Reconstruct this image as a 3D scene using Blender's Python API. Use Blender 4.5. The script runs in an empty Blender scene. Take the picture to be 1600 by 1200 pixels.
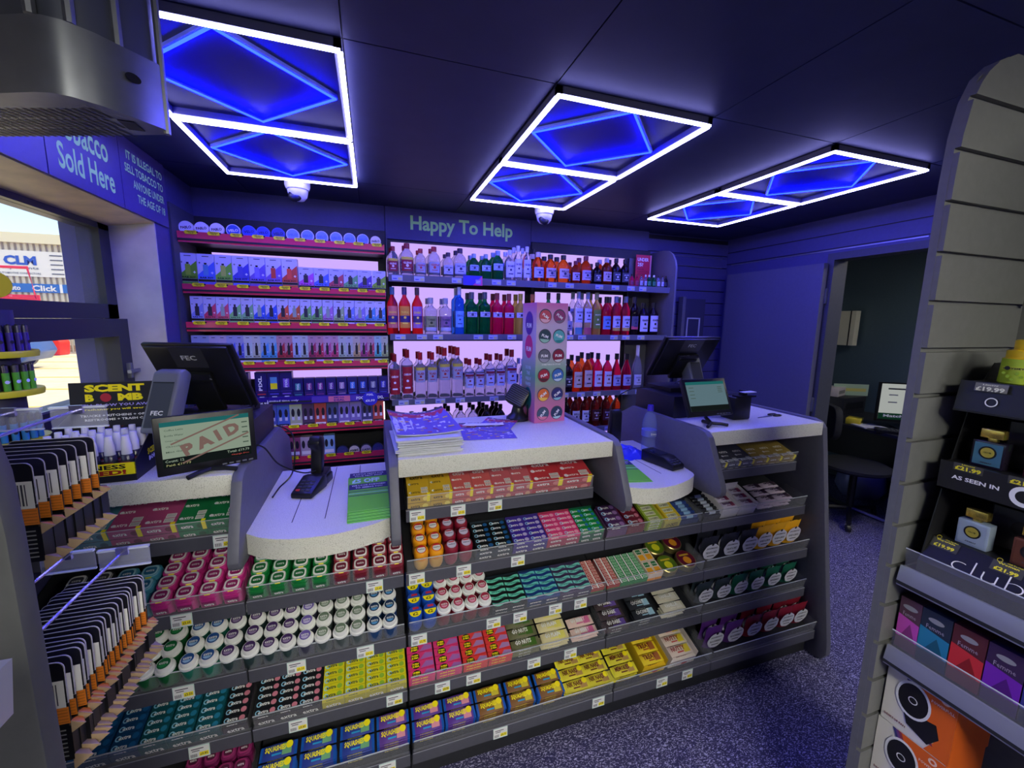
import bpy, bmesh, math, random
from mathutils import Vector, Matrix
random.seed(7)
SC = bpy.context.scene
COL = SC.collection
# ------------------------------------------------------------------ camera
PITCH, YAW, ROLL, FPX, H = math.radians(8.62438), math.radians(18.59687), math.radians(0.87287), 648.35, 1.55
fw = Vector((math.sin(YAW)*math.cos(PITCH), math.cos(YAW)*math.cos(PITCH), -math.sin(PITCH)))
rt = Vector((math.cos(YAW), -math.sin(YAW), 0)); up = rt.cross(fw)
r2 = rt*math.cos(ROLL)+up*math.sin(ROLL); u2 = -rt*math.sin(ROLL)+up*math.cos(ROLL)
cam = bpy.data.cameras.new('camera'); camo = bpy.data.objects.new('camera', cam); COL.objects.link(camo)
cam.sensor_fit = 'HORIZONTAL'; cam.sensor_width = 36; cam.lens = FPX/1600*36; cam.clip_start = .02; cam.clip_end = 300
m = Matrix((r2, u2, -fw)).transposed().to_4x4(); m.translation = (0, 0, H); camo.matrix_world = m
SC.camera = camo
# ------------------------------------------------------------------ light settings
SC.view_settings.view_transform = 'Standard'; SC.view_settings.look = 'None'
SC.view_settings.gamma = 1; SC.view_settings.exposure = 0.0; SC.view_settings.use_curve_mapping = False
SC.cycles.use_denoising = True
SC.cycles.max_bounces = 8; SC.cycles.transmission_bounces = 8; SC.cycles.transparent_max_bounces = 16
SC.cycles.caustics_reflective = False; SC.cycles.caustics_refractive = False
SC.cycles.sample_clamp_indirect = 6
WHITE_STRIP, BLUE_STRIP, SHOP_PANEL, BACKLIT, SUN, SKY = 27.0, 135.0, 60.0, 1.05, 6.5, 1.9
w = bpy.data.worlds.new('sky'); SC.world = w; w.use_nodes = True
nt = w.node_tree; bg = nt.nodes['Background']
sky = nt.nodes.new('ShaderNodeTexSky'); sky.sky_type = 'NISHITA'; sky.sun_disc = False
sky.sun_elevation = math.radians(50); sky.sun_rotation = math.radians(120); sky.air_density = 1.0; sky.dust_density = 2.0
nt.links.new(sky.outputs[0], bg.inputs[0]); bg.inputs[1].default_value = 0.16*SKY
sl = bpy.data.lights.new('sun', 'SUN'); sl.energy = SUN; sl.angle = math.radians(0.6); sl.color = (1, .93, .78)
so = bpy.data.objects.new('sun', sl); COL.objects.link(so)
so.rotation_euler = (math.radians(-38), math.radians(22), 0); so.location = (-4, 6, 8)

# ------------------------------------------------------------------ materials
MATS = {}
def lin(c): return tuple(((x/255)/12.92 if x/255 <= .04045 else ((x/255+.055)/1.055)**2.4) for x in c)
def mat(name, rgb, rough=.5, metal=0, trans=0, emit=0, alpha=1, ior=1.45, noise=0, nscale=60, spec=.5, coat=0):
    if name in MATS: return MATS[name]
    M = bpy.data.materials.new(name); M.use_nodes = True; N = M.node_tree; b = N.nodes['Principled BSDF']
    c = lin(rgb)+(1,)
    b.inputs['Base Color'].default_value = c; b.inputs['Roughness'].default_value = rough
    b.inputs['Metallic'].default_value = metal; b.inputs['Transmission Weight'].default_value = trans
    b.inputs['IOR'].default_value = ior; b.inputs['Alpha'].default_value = alpha
    b.inputs['Specular IOR Level'].default_value = spec; b.inputs['Coat Weight'].default_value = coat
    if emit: b.inputs['Emission Color'].default_value = c; b.inputs['Emission Strength'].default_value = emit
    if noise:
        tc = N.nodes.new('ShaderNodeTexCoord'); nz = N.nodes.new('ShaderNodeTexNoise'); nz.inputs['Scale'].default_value = nscale
        nz.inputs['Detail'].default_value = 4
        cr = N.nodes.new('ShaderNodeValToRGB'); cr.color_ramp.elements[0].position = .3; cr.color_ramp.elements[1].position = .7
        cr.color_ramp.elements[0].color = tuple(max(0, x*(1-noise)) for x in c[:3])+(1,)
        cr.color_ramp.elements[1].color = tuple(min(1, x*(1+noise)) for x in c[:3])+(1,)
        N.links.new(tc.outputs['Object'], nz.inputs['Vector']); N.links.new(nz.outputs[0], cr.inputs[0]); N.links.new(cr.outputs[0], b.inputs['Base Color'])
    MATS[name] = M; return M
def C(rgb, rough=.45):
    k = 'c%02x%02x%02x_%d' % (rgb[0], rgb[1], rgb[2], int(rough*100)); return mat(k, rgb, rough)
def glow(name, rgb, s, linear=False):
    if name in MATS: return MATS[name]
    M = bpy.data.materials.new(name); M.use_nodes = True; N = M.node_tree; N.nodes.clear()
    o = N.nodes.new('ShaderNodeOutputMaterial'); e = N.nodes.new('ShaderNodeEmission')
    e.inputs[0].default_value = (tuple(rgb) if linear else lin(rgb))+(1,); e.inputs[1].default_value = s
    N.links.new(e.outputs[0], o.inputs[0]); MATS[name] = M; return M
def clear(name, rgb, amount, tint=(255, 255, 255), rough=.03):
    if name in MATS: return MATS[name]
    M = bpy.data.materials.new(name); M.use_nodes = True; N = M.node_tree; b = N.nodes['Principled BSDF']
    b.inputs['Base Color'].default_value = lin(rgb)+(1,); b.inputs['Roughness'].default_value = rough
    t = N.nodes.new('ShaderNodeBsdfTransparent'); t.inputs[0].default_value = lin(tint)+(1,)
    mx = N.nodes.new('ShaderNodeMixShader'); mx.inputs[0].default_value = amount
    N.links.new(t.outputs[0], mx.inputs[1]); N.links.new(b.outputs[0], mx.inputs[2])
    N.links.new(mx.outputs[0], N.nodes['Material Output'].inputs[0]); MATS[name] = M; return M
ANTH = mat('anthracite', (66, 68, 78), .55, noise=.06)
LIP = mat('shelf_grey', (80, 80, 90), .42, noise=.04)
PANEL = mat('panel_grey', (98, 98, 108), .5, noise=.05)
DARK = mat('dark_laminate', (36, 37, 42), .5, noise=.08)
BLACKP = mat('black_plastic', (22, 22, 26), .35)
GREYP = mat('grey_plastic', (104, 106, 116), .35)
ACR = clear('clear_acrylic', (235, 238, 245), .13)
ACRE = clear('acrylic_edge', (225, 230, 240), .6)
WHITE = C((238, 238, 236)); CREAM = C((228, 224, 205)); YEL = C((255, 238, 24)); BLK = C((18, 18, 20)); PRINT = C((60, 60, 70))
STEEL = mat('brushed_steel', (140, 143, 150), .35, metal=.75, noise=.08, nscale=20)
def lam():
    M = mat('worktop_laminate', (222, 221, 208), .38); N = M.node_tree; b = N.nodes['Principled BSDF']
    tc = N.nodes.new('ShaderNodeTexCoord'); v = N.nodes.new('ShaderNodeTexNoise'); v.inputs['Scale'].default_value = 430; v.inputs['Detail'].default_value = 2
    cr = N.nodes.new('ShaderNodeValToRGB'); e = cr.color_ramp.elements
    e[0].position = .33; e[0].color = lin((186, 184, 168))+(1,); e[1].position = .46; e[1].color = lin((226, 225, 212))+(1,)
    N.links.new(tc.outputs['Object'], v.inputs['Vector']); N.links.new(v.outputs[0], cr.inputs[0]); N.links.new(cr.outputs[0], b.inputs['Base Color']); return M
LAM = lam()
def floor_mat():
    M = mat('speckled_vinyl', (60, 60, 80), .35); N = M.node_tree; b = N.nodes['Principled BSDF']
    tc = N.nodes.new('ShaderNodeTexCoord'); mp = N.nodes.new('ShaderNodeMapping'); mp.inputs['Rotation'].default_value = (0, 0, .6); mp.inputs['Scale'].default_value = (1, 1.9, 1)
    n0 = N.nodes.new('ShaderNodeTexNoise'); n0.inputs['Scale'].default_value = 30; n0.inputs['Detail'].default_value = 2
    ad = N.nodes.new('ShaderNodeMixRGB'); ad.blend_type = 'ADD'; ad.inputs[0].default_value = .03
    v = N.nodes.new('ShaderNodeTexNoise'); v.inputs['Scale'].default_value = 130; v.inputs['Detail'].default_value = 3; v.inputs['Roughness'].default_value = .6
    cr = N.nodes.new('ShaderNodeValToRGB'); e = cr.color_ramp.elements
    e[0].position = .53; e[0].color = lin((52, 50, 92))+(1,); e[1].position = .60; e[1].color = lin((196, 192, 226))+(1,)
    N.links.new(tc.outputs['Object'], mp.inputs[0]); N.links.new(mp.outputs[0], n0.inputs['Vector']); N.links.new(mp.outputs[0], ad.inputs[1]); N.links.new(n0.outputs[1], ad.inputs[2])
    N.links.new(ad.outputs[0], v.inputs['Vector']); N.links.new(v.outputs[0], cr.inputs[0]); N.links.new(cr.outputs[0], b.inputs['Base Color']); return M
FLOOR = floor_mat()

# ------------------------------------------------------------------ mesh building
TC = {}
def glyph(s, bold=0.0, res=2):
    k = (s, bold, res)
    if k not in TC:
        cu = bpy.data.curves.new('lettering', 'FONT'); cu.body = s; cu.resolution_u = res; cu.offset = bold; cu.fill_mode = 'FRONT' if False else 'BOTH'
        ob = bpy.data.objects.new('lettering', cu); me = ob.to_mesh()
        vs = [tuple(v.co) for v in me.vertices]; fs = [tuple(p.vertices) for p in me.polygons]
        ob.to_mesh_clear(); bpy.data.objects.remove(ob); bpy.data.curves.remove(cu)
        if vs:
            x0 = min(v[0] for v in vs); x1 = max(v[0] for v in vs); y0 = min(v[1] for v in vs); y1 = max(v[1] for v in vs)
        else: x0 = y0 = 0; x1 = y1 = 1
        TC[k] = (vs, fs, x0, x1, y0, y1)
    return TC[k]
class MB:
    def __init__(s): s.v = []; s.f = []; s.m = []; s.s = []; s.mats = []
    def mi(s, M):
        if M not in s.mats: s.mats.append(M)
        return s.mats.index(M)
    def add(s, vs, fs, M, sm=False):
        o = len(s.v); s.v += [tuple(v) for v in vs]; k = s.mi(M)
        for f in fs: s.f.append(tuple(i+o for i in f)); s.m.append(k); s.s.append(sm)
        return s
    def poly(s, pts, M): return s.add(pts, [tuple(range(len(pts)))], M)
    def box(s, x0, x1, y0, y1, z0, z1, M):
        return s.add([(x0,y0,z0),(x1,y0,z0),(x1,y1,z0),(x0,y1,z0),(x0,y0,z1),(x1,y0,z1),(x1,y1,z1),(x0,y1,z1)],
            [(0,3,2,1),(4,5,6,7),(0,1,5,4),(1,2,6,5),(2,3,7,6),(3,0,4,7)], M)
    def prism(s, pts, ax, a, b, M):
        n = len(pts)
        def P(p, h): return (h, p[0], p[1]) if ax == 'x' else ((p[0], h, p[1]) if ax == 'y' else (p[0], p[1], h))
        vs = [P(p, a) for p in pts]+[P(p, b) for p in pts]
        fs = [tuple(range(n-1, -1, -1)), tuple(range(n, 2*n))]+[(i, (i+1) % n, n+(i+1) % n, n+i) for i in range(n)]
        return s.add(vs, fs, M)
    def lathe(s, prof, M, n=16, cx=0, cy=0, cz=0, sy=1, a0=0, a1=2*math.pi, off=0):
        full = abs(a1-a0-2*math.pi) < 1e-6; k = n if full else n+1; vs = []; fs = []
        for r, z in prof:
            for i in range(k):
                t = a0+(a1-a0)*i/n; vs.append((cx+r*math.sin(t), cy-r*sy*math.cos(t), cz+z))
        for j in range(len(prof)-1):
            for i in range(n if full else n):
                i2 = (i+1) % k if full else i+1
                fs.append((j*k+i, j*k+i2, (j+1)*k+i2, (j+1)*k+i))
        s.add(vs, fs, M, True)
        if full:
            o = len(s.v)-len(vs)
            for j in (0, len(prof)-1):
                if prof[j][0] > 1e-5: s.f.append(tuple(o+j*k+i for i in range(k))); s.m.append(s.mi(M)); s.s.append(False)
        return s
    def cyl(s, r, z0, z1, M, n=16, cx=0, cy=0): return s.lathe([(r, z0), (r, z1)], M, n, cx, cy)
    def rrect(s, w, d, r, n=4, cx=0, cy=0):
        pts = []
        for qx, qy, a in ((1, 1, 0), (-1, 1, 90), (-1, -1, 180), (1, -1, 270)):
            for i in range(n+1):
                t = math.radians(a+90*i/n); pts.append((cx+qx*(w/2-r)+r*math.cos(t), cy+qy*(d/2-r)+r*math.sin(t)))
        return pts
    def tube(s, path, r, M, n=6):
        P = [Vector(p) for p in path]; vs = []; fs = []
        for i, p in enumerate(P):
            d = (P[min(i+1, len(P)-1)]-P[max(i-1, 0)]).normalized()
            a = d.cross(Vector((0, 0, 1)));
            if a.length < .1: a = d.cross(Vector((1, 0, 0)))
            a.normalize(); b = d.cross(a)
            for k in range(n):
                t = 2*math.pi*k/n; vs.append(p+a*r*math.cos(t)+b*r*math.sin(t))
        for i in range(len(P)-1):
            for k in range(n): fs.append((i*n+k, i*n+(k+1) % n, (i+1)*n+(k+1) % n, (i+1)*n+k))
        fs.append(tuple(range(n))); fs.append(tuple((len(P)-1)*n+k for k in range(n)))
        return s.add(vs, fs, M, True)
    def quad(s, o, xd, yd, w, h, M):
        o = Vector(o); x = Vector(xd)*w/2; y = Vector(yd)*h/2
        return s.poly([o-x-y, o+x-y, o+x+y, o-x+y], M)
    def disc(s, o, xd, yd, r, M, n=20, ry=None, a0=0, a1=360):
        o = Vector(o); ry = ry or r
        st = [] if a1-a0 >= 360 else []
        k = n if a1-a0 >= 360 else n+1
        return s.poly([o+Vector(xd)*r*math.cos(math.radians(a0+(a1-a0)*i/n))+Vector(yd)*ry*math.sin(math.radians(a0+(a1-a0)*i/n)) for i in range(k)], M)
    def ring(s, o, xd, yd, r0, r1, M, n=20):
        o = Vector(o); vs = []
        for r in (r0, r1):
            for i in range(n):
                t = 2*math.pi*i/n; vs.append(o+Vector(xd)*r*math.cos(t)+Vector(yd)*r*math.sin(t))
        return s.add(vs, [(i, (i+1) % n, n+(i+1) % n, n+i) for i in range(n)], M)
    def text(s, t, o, xd, yd, w, h, M, bold=.01, res=2, fit=True):
        vs, fs, x0, x1, y0, y1 = glyph(t, bold, res)
        if not fs: return s
        sx = w/(x1-x0); sy = h/(y1-y0)
        if not fit: sx = sy = min(sx, sy)
        o = Vector(o); xd = Vector(xd); yd = Vector(yd)
        return s.add([o+xd*((v[0]-(x0+x1)/2)*sx)+yd*((v[1]-(y0+y1)/2)*sy) for v in vs], fs, M)
    def rot(s, i0, Mx):
        for i in range(i0, len(s.v)): s.v[i] = tuple(Mx @ Vector(s.v[i]))
        return s
    def build(s, name, parent=None, loc=(0, 0, 0), bevel=0, rotz=0, rot=None):
        me = bpy.data.meshes.new(name); me.from_pydata(s.v, [], s.f)
        for M in s.mats: me.materials.append(M)
        me.polygons.foreach_set('material_index', s.m); me.polygons.foreach_set('use_smooth', s.s)
        bm = bmesh.new(); bm.from_mesh(me); bmesh.ops.recalc_face_normals(bm, faces=bm.faces)
        if bevel:
            es = [e for e in bm.edges if len(e.link_faces) == 2 and e.calc_face_angle(0) > .5]
            bmesh.ops.bevel(bm, geom=es, offset=bevel, segments=2, affect='EDGES', profile=.5)
        bm.to_mesh(me); bm.free()
        try: me.set_sharp_from_angle(angle=math.radians(40))
        except Exception: pass
        o = bpy.data.objects.new(name, me); COL.objects.link(o); o.location = loc
        if rot: o.rotation_euler = rot
        elif rotz: o.rotation_euler = (0, 0, rotz)
        if parent: o.parent = parent
        return o
def tag(o, label, cat, group=None):
    o['label'] = label; o['category'] = cat
    if group: o['group'] = group
    return o
def struct(o): o['kind'] = 'structure'; return o
def thing(name, label, cat, loc=(0, 0, 0), rot=(0, 0, 0), group=None):
    o = bpy.data.objects.new(name, None); COL.objects.link(o); o.empty_display_size = .02
    o.location = loc; o.rotation_euler = rot; return tag(o, label, cat, group)
KIDS = {}
def dup(root, loc, rot=None, label=None, group=None, scale=None):
    r = root.copy(); COL.objects.link(r); r.location = loc
    if rot is not None: r.rotation_euler = rot
    if scale: r.scale = scale
    if label: r['label'] = label
    if group: r['group'] = group
    if root.name not in KIDS: KIDS[root.name] = [(c, list(c.children)) for c in root.children]
    for ch, gs in KIDS[root.name]:
        c = ch.copy(); COL.objects.link(c); c.parent = r
        for g in gs:
            d = g.copy(); COL.objects.link(d); d.parent = c
    return r
class Proto:      # first placement uses the original, later ones copy it
    def __init__(s, root): s.r = root; s.used = False
    def put(s, loc, rot=(0, 0, 0), label=None, group=None):
        if not s.used:
            s.used = True; s.first = True; r = s.r; r.location = loc; r.rotation_euler = rot
            if label: r['label'] = label
            if group: r['group'] = group
            return r
        return dup(s.r, loc, rot, label, group)
ORD = ['first', 'second', 'third', 'fourth', 'fifth', 'sixth', 'seventh', 'eighth', 'ninth', 'tenth', 'eleventh', 'twelfth', 'thirteenth', 'fourteenth', 'fifteenth', 'sixteenth', 'seventeenth', 'eighteenth', 'nineteenth', 'twentieth', 'twenty-first', 'twenty-second', 'twenty-third', 'twenty-fourth']
X3, Y3, Z3 = (1, 0, 0), (0, 1, 0), (0, 0, 1)

# ------------------------------------------------------------------ room shell
CZ = 2.27
wallm = mat('wall_anthracite', (68, 67, 116), .5, noise=.05)
ceilm = mat('ceiling_tile', (48, 52, 80), .5, noise=.08, nscale=12)
jointm = mat('ceiling_joint', (18, 18, 24), .6)
struct(MB().box(-1.25, 5.2, -3.1, 4.2, -.06, 0, FLOOR).build('floor'))
b = MB(); b.box(-1.25, 5.2, -3.1, 4.2, CZ+.012, CZ+.06, jointm)
xs = [-1.87+.6075*i for i in range(9)]
ys = [-3.1, -2.37, -1.76, -1.15, -.54, .065, .675, 1.2825, 2.4975, 3.1]
for i in range(len(xs)-1):
    for j in range(len(ys)-1):
        b.box(max(xs[i], -1.24)+.002, min(xs[i+1], 3.1)-.002, ys[j]+.002, ys[j+1]-.002, CZ, CZ+.012, ceilm)
b.box(3.1, 5.2, -3, 4.2, CZ, CZ+.012, ceilm)
struct(b.build('ceiling'))
# back wall with fascia band
b = MB(); b.box(-1.0, 3.1, 2.97, 3.05, 0, CZ, wallm)
struct(b.build('wall_back'))
b = MB(); b.box(-.945, .098, 2.93, 2.969, 2.116, CZ, wallm); b.box(.102, 1.112, 2.93, 2.969, 2.07, CZ, wallm); b.box(1.116, 2.12, 2.93, 2.969, 2.122, CZ, wallm)
struct(b.build('trim_1'))
tg = mat('sign_green', (176, 240, 132), .5)
MB().text('Happy To Help', (.617, 2.9285, 2.168), X3, Z3, .71, .118, tg, .028, 4).build('wall_lettering')
tag(bpy.data.objects['wall_lettering'], 'pale green lettering reading Happy To Help above the spirits shelves', 'sign')
# slatwall part of back wall, right end
b = MB()
for i in range(12):
    z1 = 2.225-.1*i; b.box(2.13, 2.955, 2.95, 2.969, z1-.092, z1, wallm)
b.box(2.13, 2.955, 2.96, 2.969, .9, 2.26, mat('groove', (26, 26, 34), .6))
for z in (2.105, 2.03): b.box(2.2, 2.9, 2.946, 2.9495, z, z+.005, STEEL)
struct(b.build('trim_2'))
# right wall with office doorway
XR = 2.955
b = MB()
b.box(XR, XR+.1, 2.073, 3.05, 0, CZ, wallm); b.box(XR, XR+.1, 1.077, 2.073, 2.028, CZ, wallm); b.box(XR, XR+.1, -3.1, 1.077, 0, CZ, wallm)
for z in (2.155, 2.06): b.box(XR-.003, XR, 1.15, 2.95, z, z+.006, mat('groove', (26, 26, 34), .6))
b.box(XR-.004, XR, 1.55, 2.9, 2.05, 2.056, STEEL)
struct(b.build('wall_right'))
b = MB()
b.box(XR-.02, XR+.11, 2.03, 2.075, 0, 1.985, ANTH); b.box(XR-.02, XR+.11, 1.075, 1.12, 0, 1.985, ANTH); b.box(XR-.02, XR+.11, 1.075, 2.075, 1.985, 2.03, ANTH)
fr = struct(b.build('trim_3'))
b = MB(); b.box(XR-.075, XR-.035, 2.055, 2.86, .01, 1.965, mat('door_blue_grey', (92, 92, 112), .3, noise=.04))
dl = struct(b.build('door_1'))
b = MB()
for z in (.35, 1.0, 1.75): b.box(XR-.036, XR-.016, 2.045, 2.06, z-.05, z+.05, STEEL)
b.build('hinge', dl)
# office shell behind
om = mat('office_wall', (76, 96, 110), .6, noise=.05)
b = MB(); b.box(4.6, 4.7, -1, 4.2, 0, CZ, om); struct(b.build('wall_office_far'))
b = MB(); b.box(XR+.1, 4.6, 3.3, 3.4, 0, CZ, om); struct(b.build('wall_office_side'))
b = MB(); b.box(XR+.1, 4.6, -.2, -.1, 0, CZ, om); struct(b.build('wall_office_near'))
b = MB(); b.box(4.57, 4.6, -.1, 3.3, 0, .1, ANTH); struct(b.build('baseboard_office'))
# left wall with window recess
YW0, YW1 = .9, 2.455
b = MB()
b.box(-1.3, -.945, 2.455, 3.05, 0, CZ, wallm)          # pier beyond window
b.box(-1.3, -.945, -3.1, .2, 0, CZ, wallm)
b.box(-1.3, -.945, .2, 2.455, 0, .98, wallm)
b.box(-1.3, -.945, .2, 2.455, 1.98, CZ, wallm)
struct(b.build('wall_left'))
jm = mat('reveal_board', (196, 194, 178), .45, noise=.12, nscale=9)
wm = mat('soffit_timber', (220, 200, 150), .45, noise=.12, nscale=14)
b = MB(); b.box(-1.18, -.946, 2.447, 2.455, .98, 1.975, jm); struct(b.build('trim_4'))
b = MB(); b.poly([(-.944, .2, 1.976), (-.944, 2.447, 1.976), (-1.18, 2.447, 1.94), (-1.18, .2, 1.94)], wm); b.box(-1.18, -.944, .2, 2.447, 1.977, 1.98, wm); struct(b.build('trim_5'))
bk = mat('bulkhead_purple', (76, 66, 118), .42, noise=.04)
b = MB()
for y0, y1 in ((.2, 1.755), (1.76, 2.18), (2.184, 2.575)): b.box(-.945, -.935, y0, y1, 1.98, CZ, bk)
bo = struct(b.build('trim_6'))
b = MB()
def wl(t, y0, y1, z, h): b.text(t, (-.9345, (y0+y1)/2, z), Y3, Z3, y1-y0, h, tg, .02, 3)
wl('Tobacco', 1.80, 2.10, 2.165, .09); wl('Sold Here', 1.81, 2.125, 2.06, .085)
tag(b.build('wall_lettering'), 'pale green lettering reading Tobacco Sold Here on left bulkhead', 'sign')
b = MB()
for i, (t, wd) in enumerate((('IT IS ILLEGAL TO', .31), ('SELL TOBACCO TO', .33), ('ANYONE UNDER', .275), ('THE AGE OF 18', .25))):
    wl(t, 2.545-wd, 2.545, 2.205-.053*i, .034)
tag(b.build('wall_lettering'), 'small pale green lettering about selling tobacco under age 18 on left bulkhead', 'sign')
# window frames
wf = mat('window_frame', (40, 41, 50), .4)
b = MB()
XG = -1.15
b.box(XG-.05, XG+.03, .2, 2.447, 1.925, 1.98, wf); b.box(XG-.05, XG+.03, .2, 2.447, 1.535, 1.597, wf)
b.box(XG-.05, XG+.03, 2.37, 2.447, 1.535, 1.98, wf); b.box(XG-.05, XG+.03, 1.30, 1.36, 1.597, 1.98, wf); b.box(XG-.05, XG+.03, .2, .26, .98, 1.98, wf)
wo = struct(b.build('window_1'))
MB().box(XG-.004, XG+.004, .26, 2.37, 1.597, 1.925, clear('window_glass', (230, 235, 235), .05)).build('glass_pane', wo)
b = MB()
b.box(XG-.03, XG+.06, .26, 2.447, 1.455, 1.533, wf); b.box(XG-.03, XG+.06, 2.36, 2.447, .98, 1.455, wf)
b.box(XG-.03, XG+.06, .26, 2.36, .98, 1.208, wf)
b.box(XG+.055, XG+.065, .26, 2.36, 1.206, 1.214, STEEL)
wo2 = struct(b.build('window_2'))
MB().box(XG-.004, XG+.004, .26, 2.36, 1.21, 1.455, clear('window_glass', (230, 235, 235), .05)).build('glass_pane', wo2)
b = MB(); b.box(XG+.06, XG+.075, 2.39, 2.41, 1.26, 1.33, STEEL); b.box(XG+.075, XG+.09, 2.36, 2.44, 1.285, 1.3, STEEL)
b.build('handle', wo2)
b = MB(); b.box(-1.18, -.945, .2, 2.455, .98, 1.0, jm); struct(b.build('trim_7'))
# wall behind the camera
b = MB(); b.box(-1.3, 5.2, -3.2, -3.1, 0, CZ, wallm); struct(b.build('wall_front'))

# ------------------------------------------------------------------ ceiling lights
WS = glow('led_white', (.40, .39, 1.15), WHITE_STRIP, True)
BS = glow('led_blue', (.0007, .0021, 1.0), BLUE_STRIP, True)
BP = mat('blue_panel', (14, 6, 96), .5)
housing = mat('light_housing', (120, 120, 130), .4)
def led_pair(x0, lab):
    t = thing('led_ceiling_light', lab, 'ceiling light', (x0+.3, 1.89, CZ), group='LED frame lights over the counter')
    for k, y0 in enumerate((1.285, 1.895)):
        y1 = y0+.6; W_ = .013; x1 = x0+.6; ox, oy = x0+.3, 1.89
        b = MB()
        for (a, c, d, e) in ((x0, x1, y0, y0+W_+.006), (x0, x1, y1-W_-.006, y1), (x0, x0+W_+.006, y0, y1), (x1-W_-.006, x1, y0, y1)):
            b.box(a-ox, c-ox, d-oy, e-oy, -.022, 0, housing)
        f = b.build('frame', t)
        b = MB()
        for (a, c, d, e) in ((x0, x1, y0, y0+W_), (x0, x1, y1-W_, y1), (x0, x0+W_, y0+W_, y1-W_), (x1-W_, x1, y0+W_, y1-W_)):
            b.box(a-ox+.003, c-ox-.003 if c-a > .1 else c-ox+.003, d-oy+.002, e-oy+.002, -.029, -.0225, WS)
        b.build('white_light_strip', t)
        cx, cy = x0+.3-ox, y0+.3-oy; R = .268
        V = [(cx, cy-R), (cx+R, cy), (cx, cy+R), (cx-R, cy)]
        b = MB(); b.prism([(p[0], p[1]) for p in V], 'z', -.004, -.0005, BP); b.build('blue_backing', t)
        b = MB(); g = MB()
        for i in range(4):
            p = Vector(V[i]); q = Vector(V[(i+1) % 4]); d = (q-p).normalized(); n = Vector((-d.y, d.x))
            P = [p, q, q+n*.0065, p+n*.0065]
            b.prism([(a.x, a.y) for a in P], 'z', -.0165, -.0125, BS)
            P = [p-n*.004, q-n*.004, q, p]
            g.prism([(a.x, a.y) for a in P], 'z', -.0122, -.0005, mat('blue_profile', (120, 130, 190), .3))
        b.build('blue_light_strip', t); g.build('diamond_frame', t)
led_pair(-.652, 'LED frame light with blue diamonds on ceiling above the left till')
led_pair(.565, 'LED frame light with blue diamonds on ceiling above the centre counter')
led_pair(1.785, 'LED frame light with blue diamonds on ceiling above the right till')
pe = glow('led_panel', (1.0, .98, .84), SHOP_PANEL, True)
for i, (x, y) in enumerate(((.1, -1.3), (1.7, -1.3), (.9, -2.3), (3.8, 1.2))):
    t = thing('ceiling_light', 'plain white square LED panel light set in the ceiling', 'ceiling light', (x, y, CZ), group='plain square ceiling lights')
    MB().box(-.3, .3, -.3, .3, -.015, -.001, housing).build('frame', t)
    MB().box(-.28, .28, -.28, .28, -.019, -.0155, pe if i < 3 else glow('led_panel_office', (1, .97, .9), 13.0, True)).build('diffuser', t)
def dome(x, y, lab):
    t = thing('dome_camera', lab, 'security camera', (x, y, CZ), group='ceiling dome cameras')
    wp = C((232, 230, 236), .35)
    MB().lathe([(.062, 0), (.062, -.03), (.055, -.05)], wp, 24).build('base', t)
    b = MB(); b.lathe([(.05, -.035), (.05, -.06), (.044, -.085), (.03, -.102), (.001, -.108)], wp, 24); b.build('dome', t)
    b = MB(); b.lathe([(.001, .0), (.022, -.001), (.03, -.008), (.033, -.02)], BLACKP, 20)
    b.rot(0, Matrix.Translation((-.012, -.04, -.08)) @ Matrix.Rotation(math.radians(65), 4, 'X')); b.build('lens', t)
dome(-.35, 2.575, 'white dome security camera on ceiling above the vape shelves')
dome(1.06, 2.56, 'white dome security camera on ceiling above the spirits shelves')

# ------------------------------------------------------------------ counter
TH = math.radians(20); CT, ST = math.cos(TH), math.sin(TH)
TR = {1: (1.36, .87), 2: (1.315, .667), 3: (1.28, .467), 4: (1.27, .272), 5: (1.20, .10)}
def tpos(t, u, v, wv=0): Y0, zb = TR[t]; return (u, Y0+.014+v*CT-wv*ST, zb+.031+v*ST+wv*CT)
TR_ROT = (TH, 0, 0)
tick = C((214, 236, 226), .4)
def ticket_mb(price, w=.052, h=.04, yel=True):
    b = MB(); b.box(-w/2, w/2, -.001, 0, -h/2, h/2, tick)
    b.box(-w*.46, w*.46, -.0014, -.001, -h*.42, h*.44, WHITE)
    b.quad((w*.22, -.0016, -h*.2), X3, Z3, w*.44, h*.32, YEL); b.text(price, (w*.22, -.0018, -h*.2), X3, Z3, w*.36, h*.2, PRINT, .02, 1)
    for i in range(7): b.quad((-w*.4+i*w*.045, -.0016, -h*.24), X3, Z3, w*(.018 if i % 2 else .028), h*.26, PRINT)
    b.quad((-w*.08, -.0016, h*.28), X3, Z3, w*.6, h*.07, PRINT); b.quad((-w*.16, -.0016, h*.12), X3, Z3, w*.36, h*.06, PRINT)
    return b
TKM = {}
def ticket(par, x, price, z, y):
    if price not in TKM:
        o = ticket_mb(price).build('price_ticket', par); TKM[price] = o
    else:
        o = TKM[price].copy(); COL.objects.link(o); o.parent = par
    o.location = (x, y, z)
    return o
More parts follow.
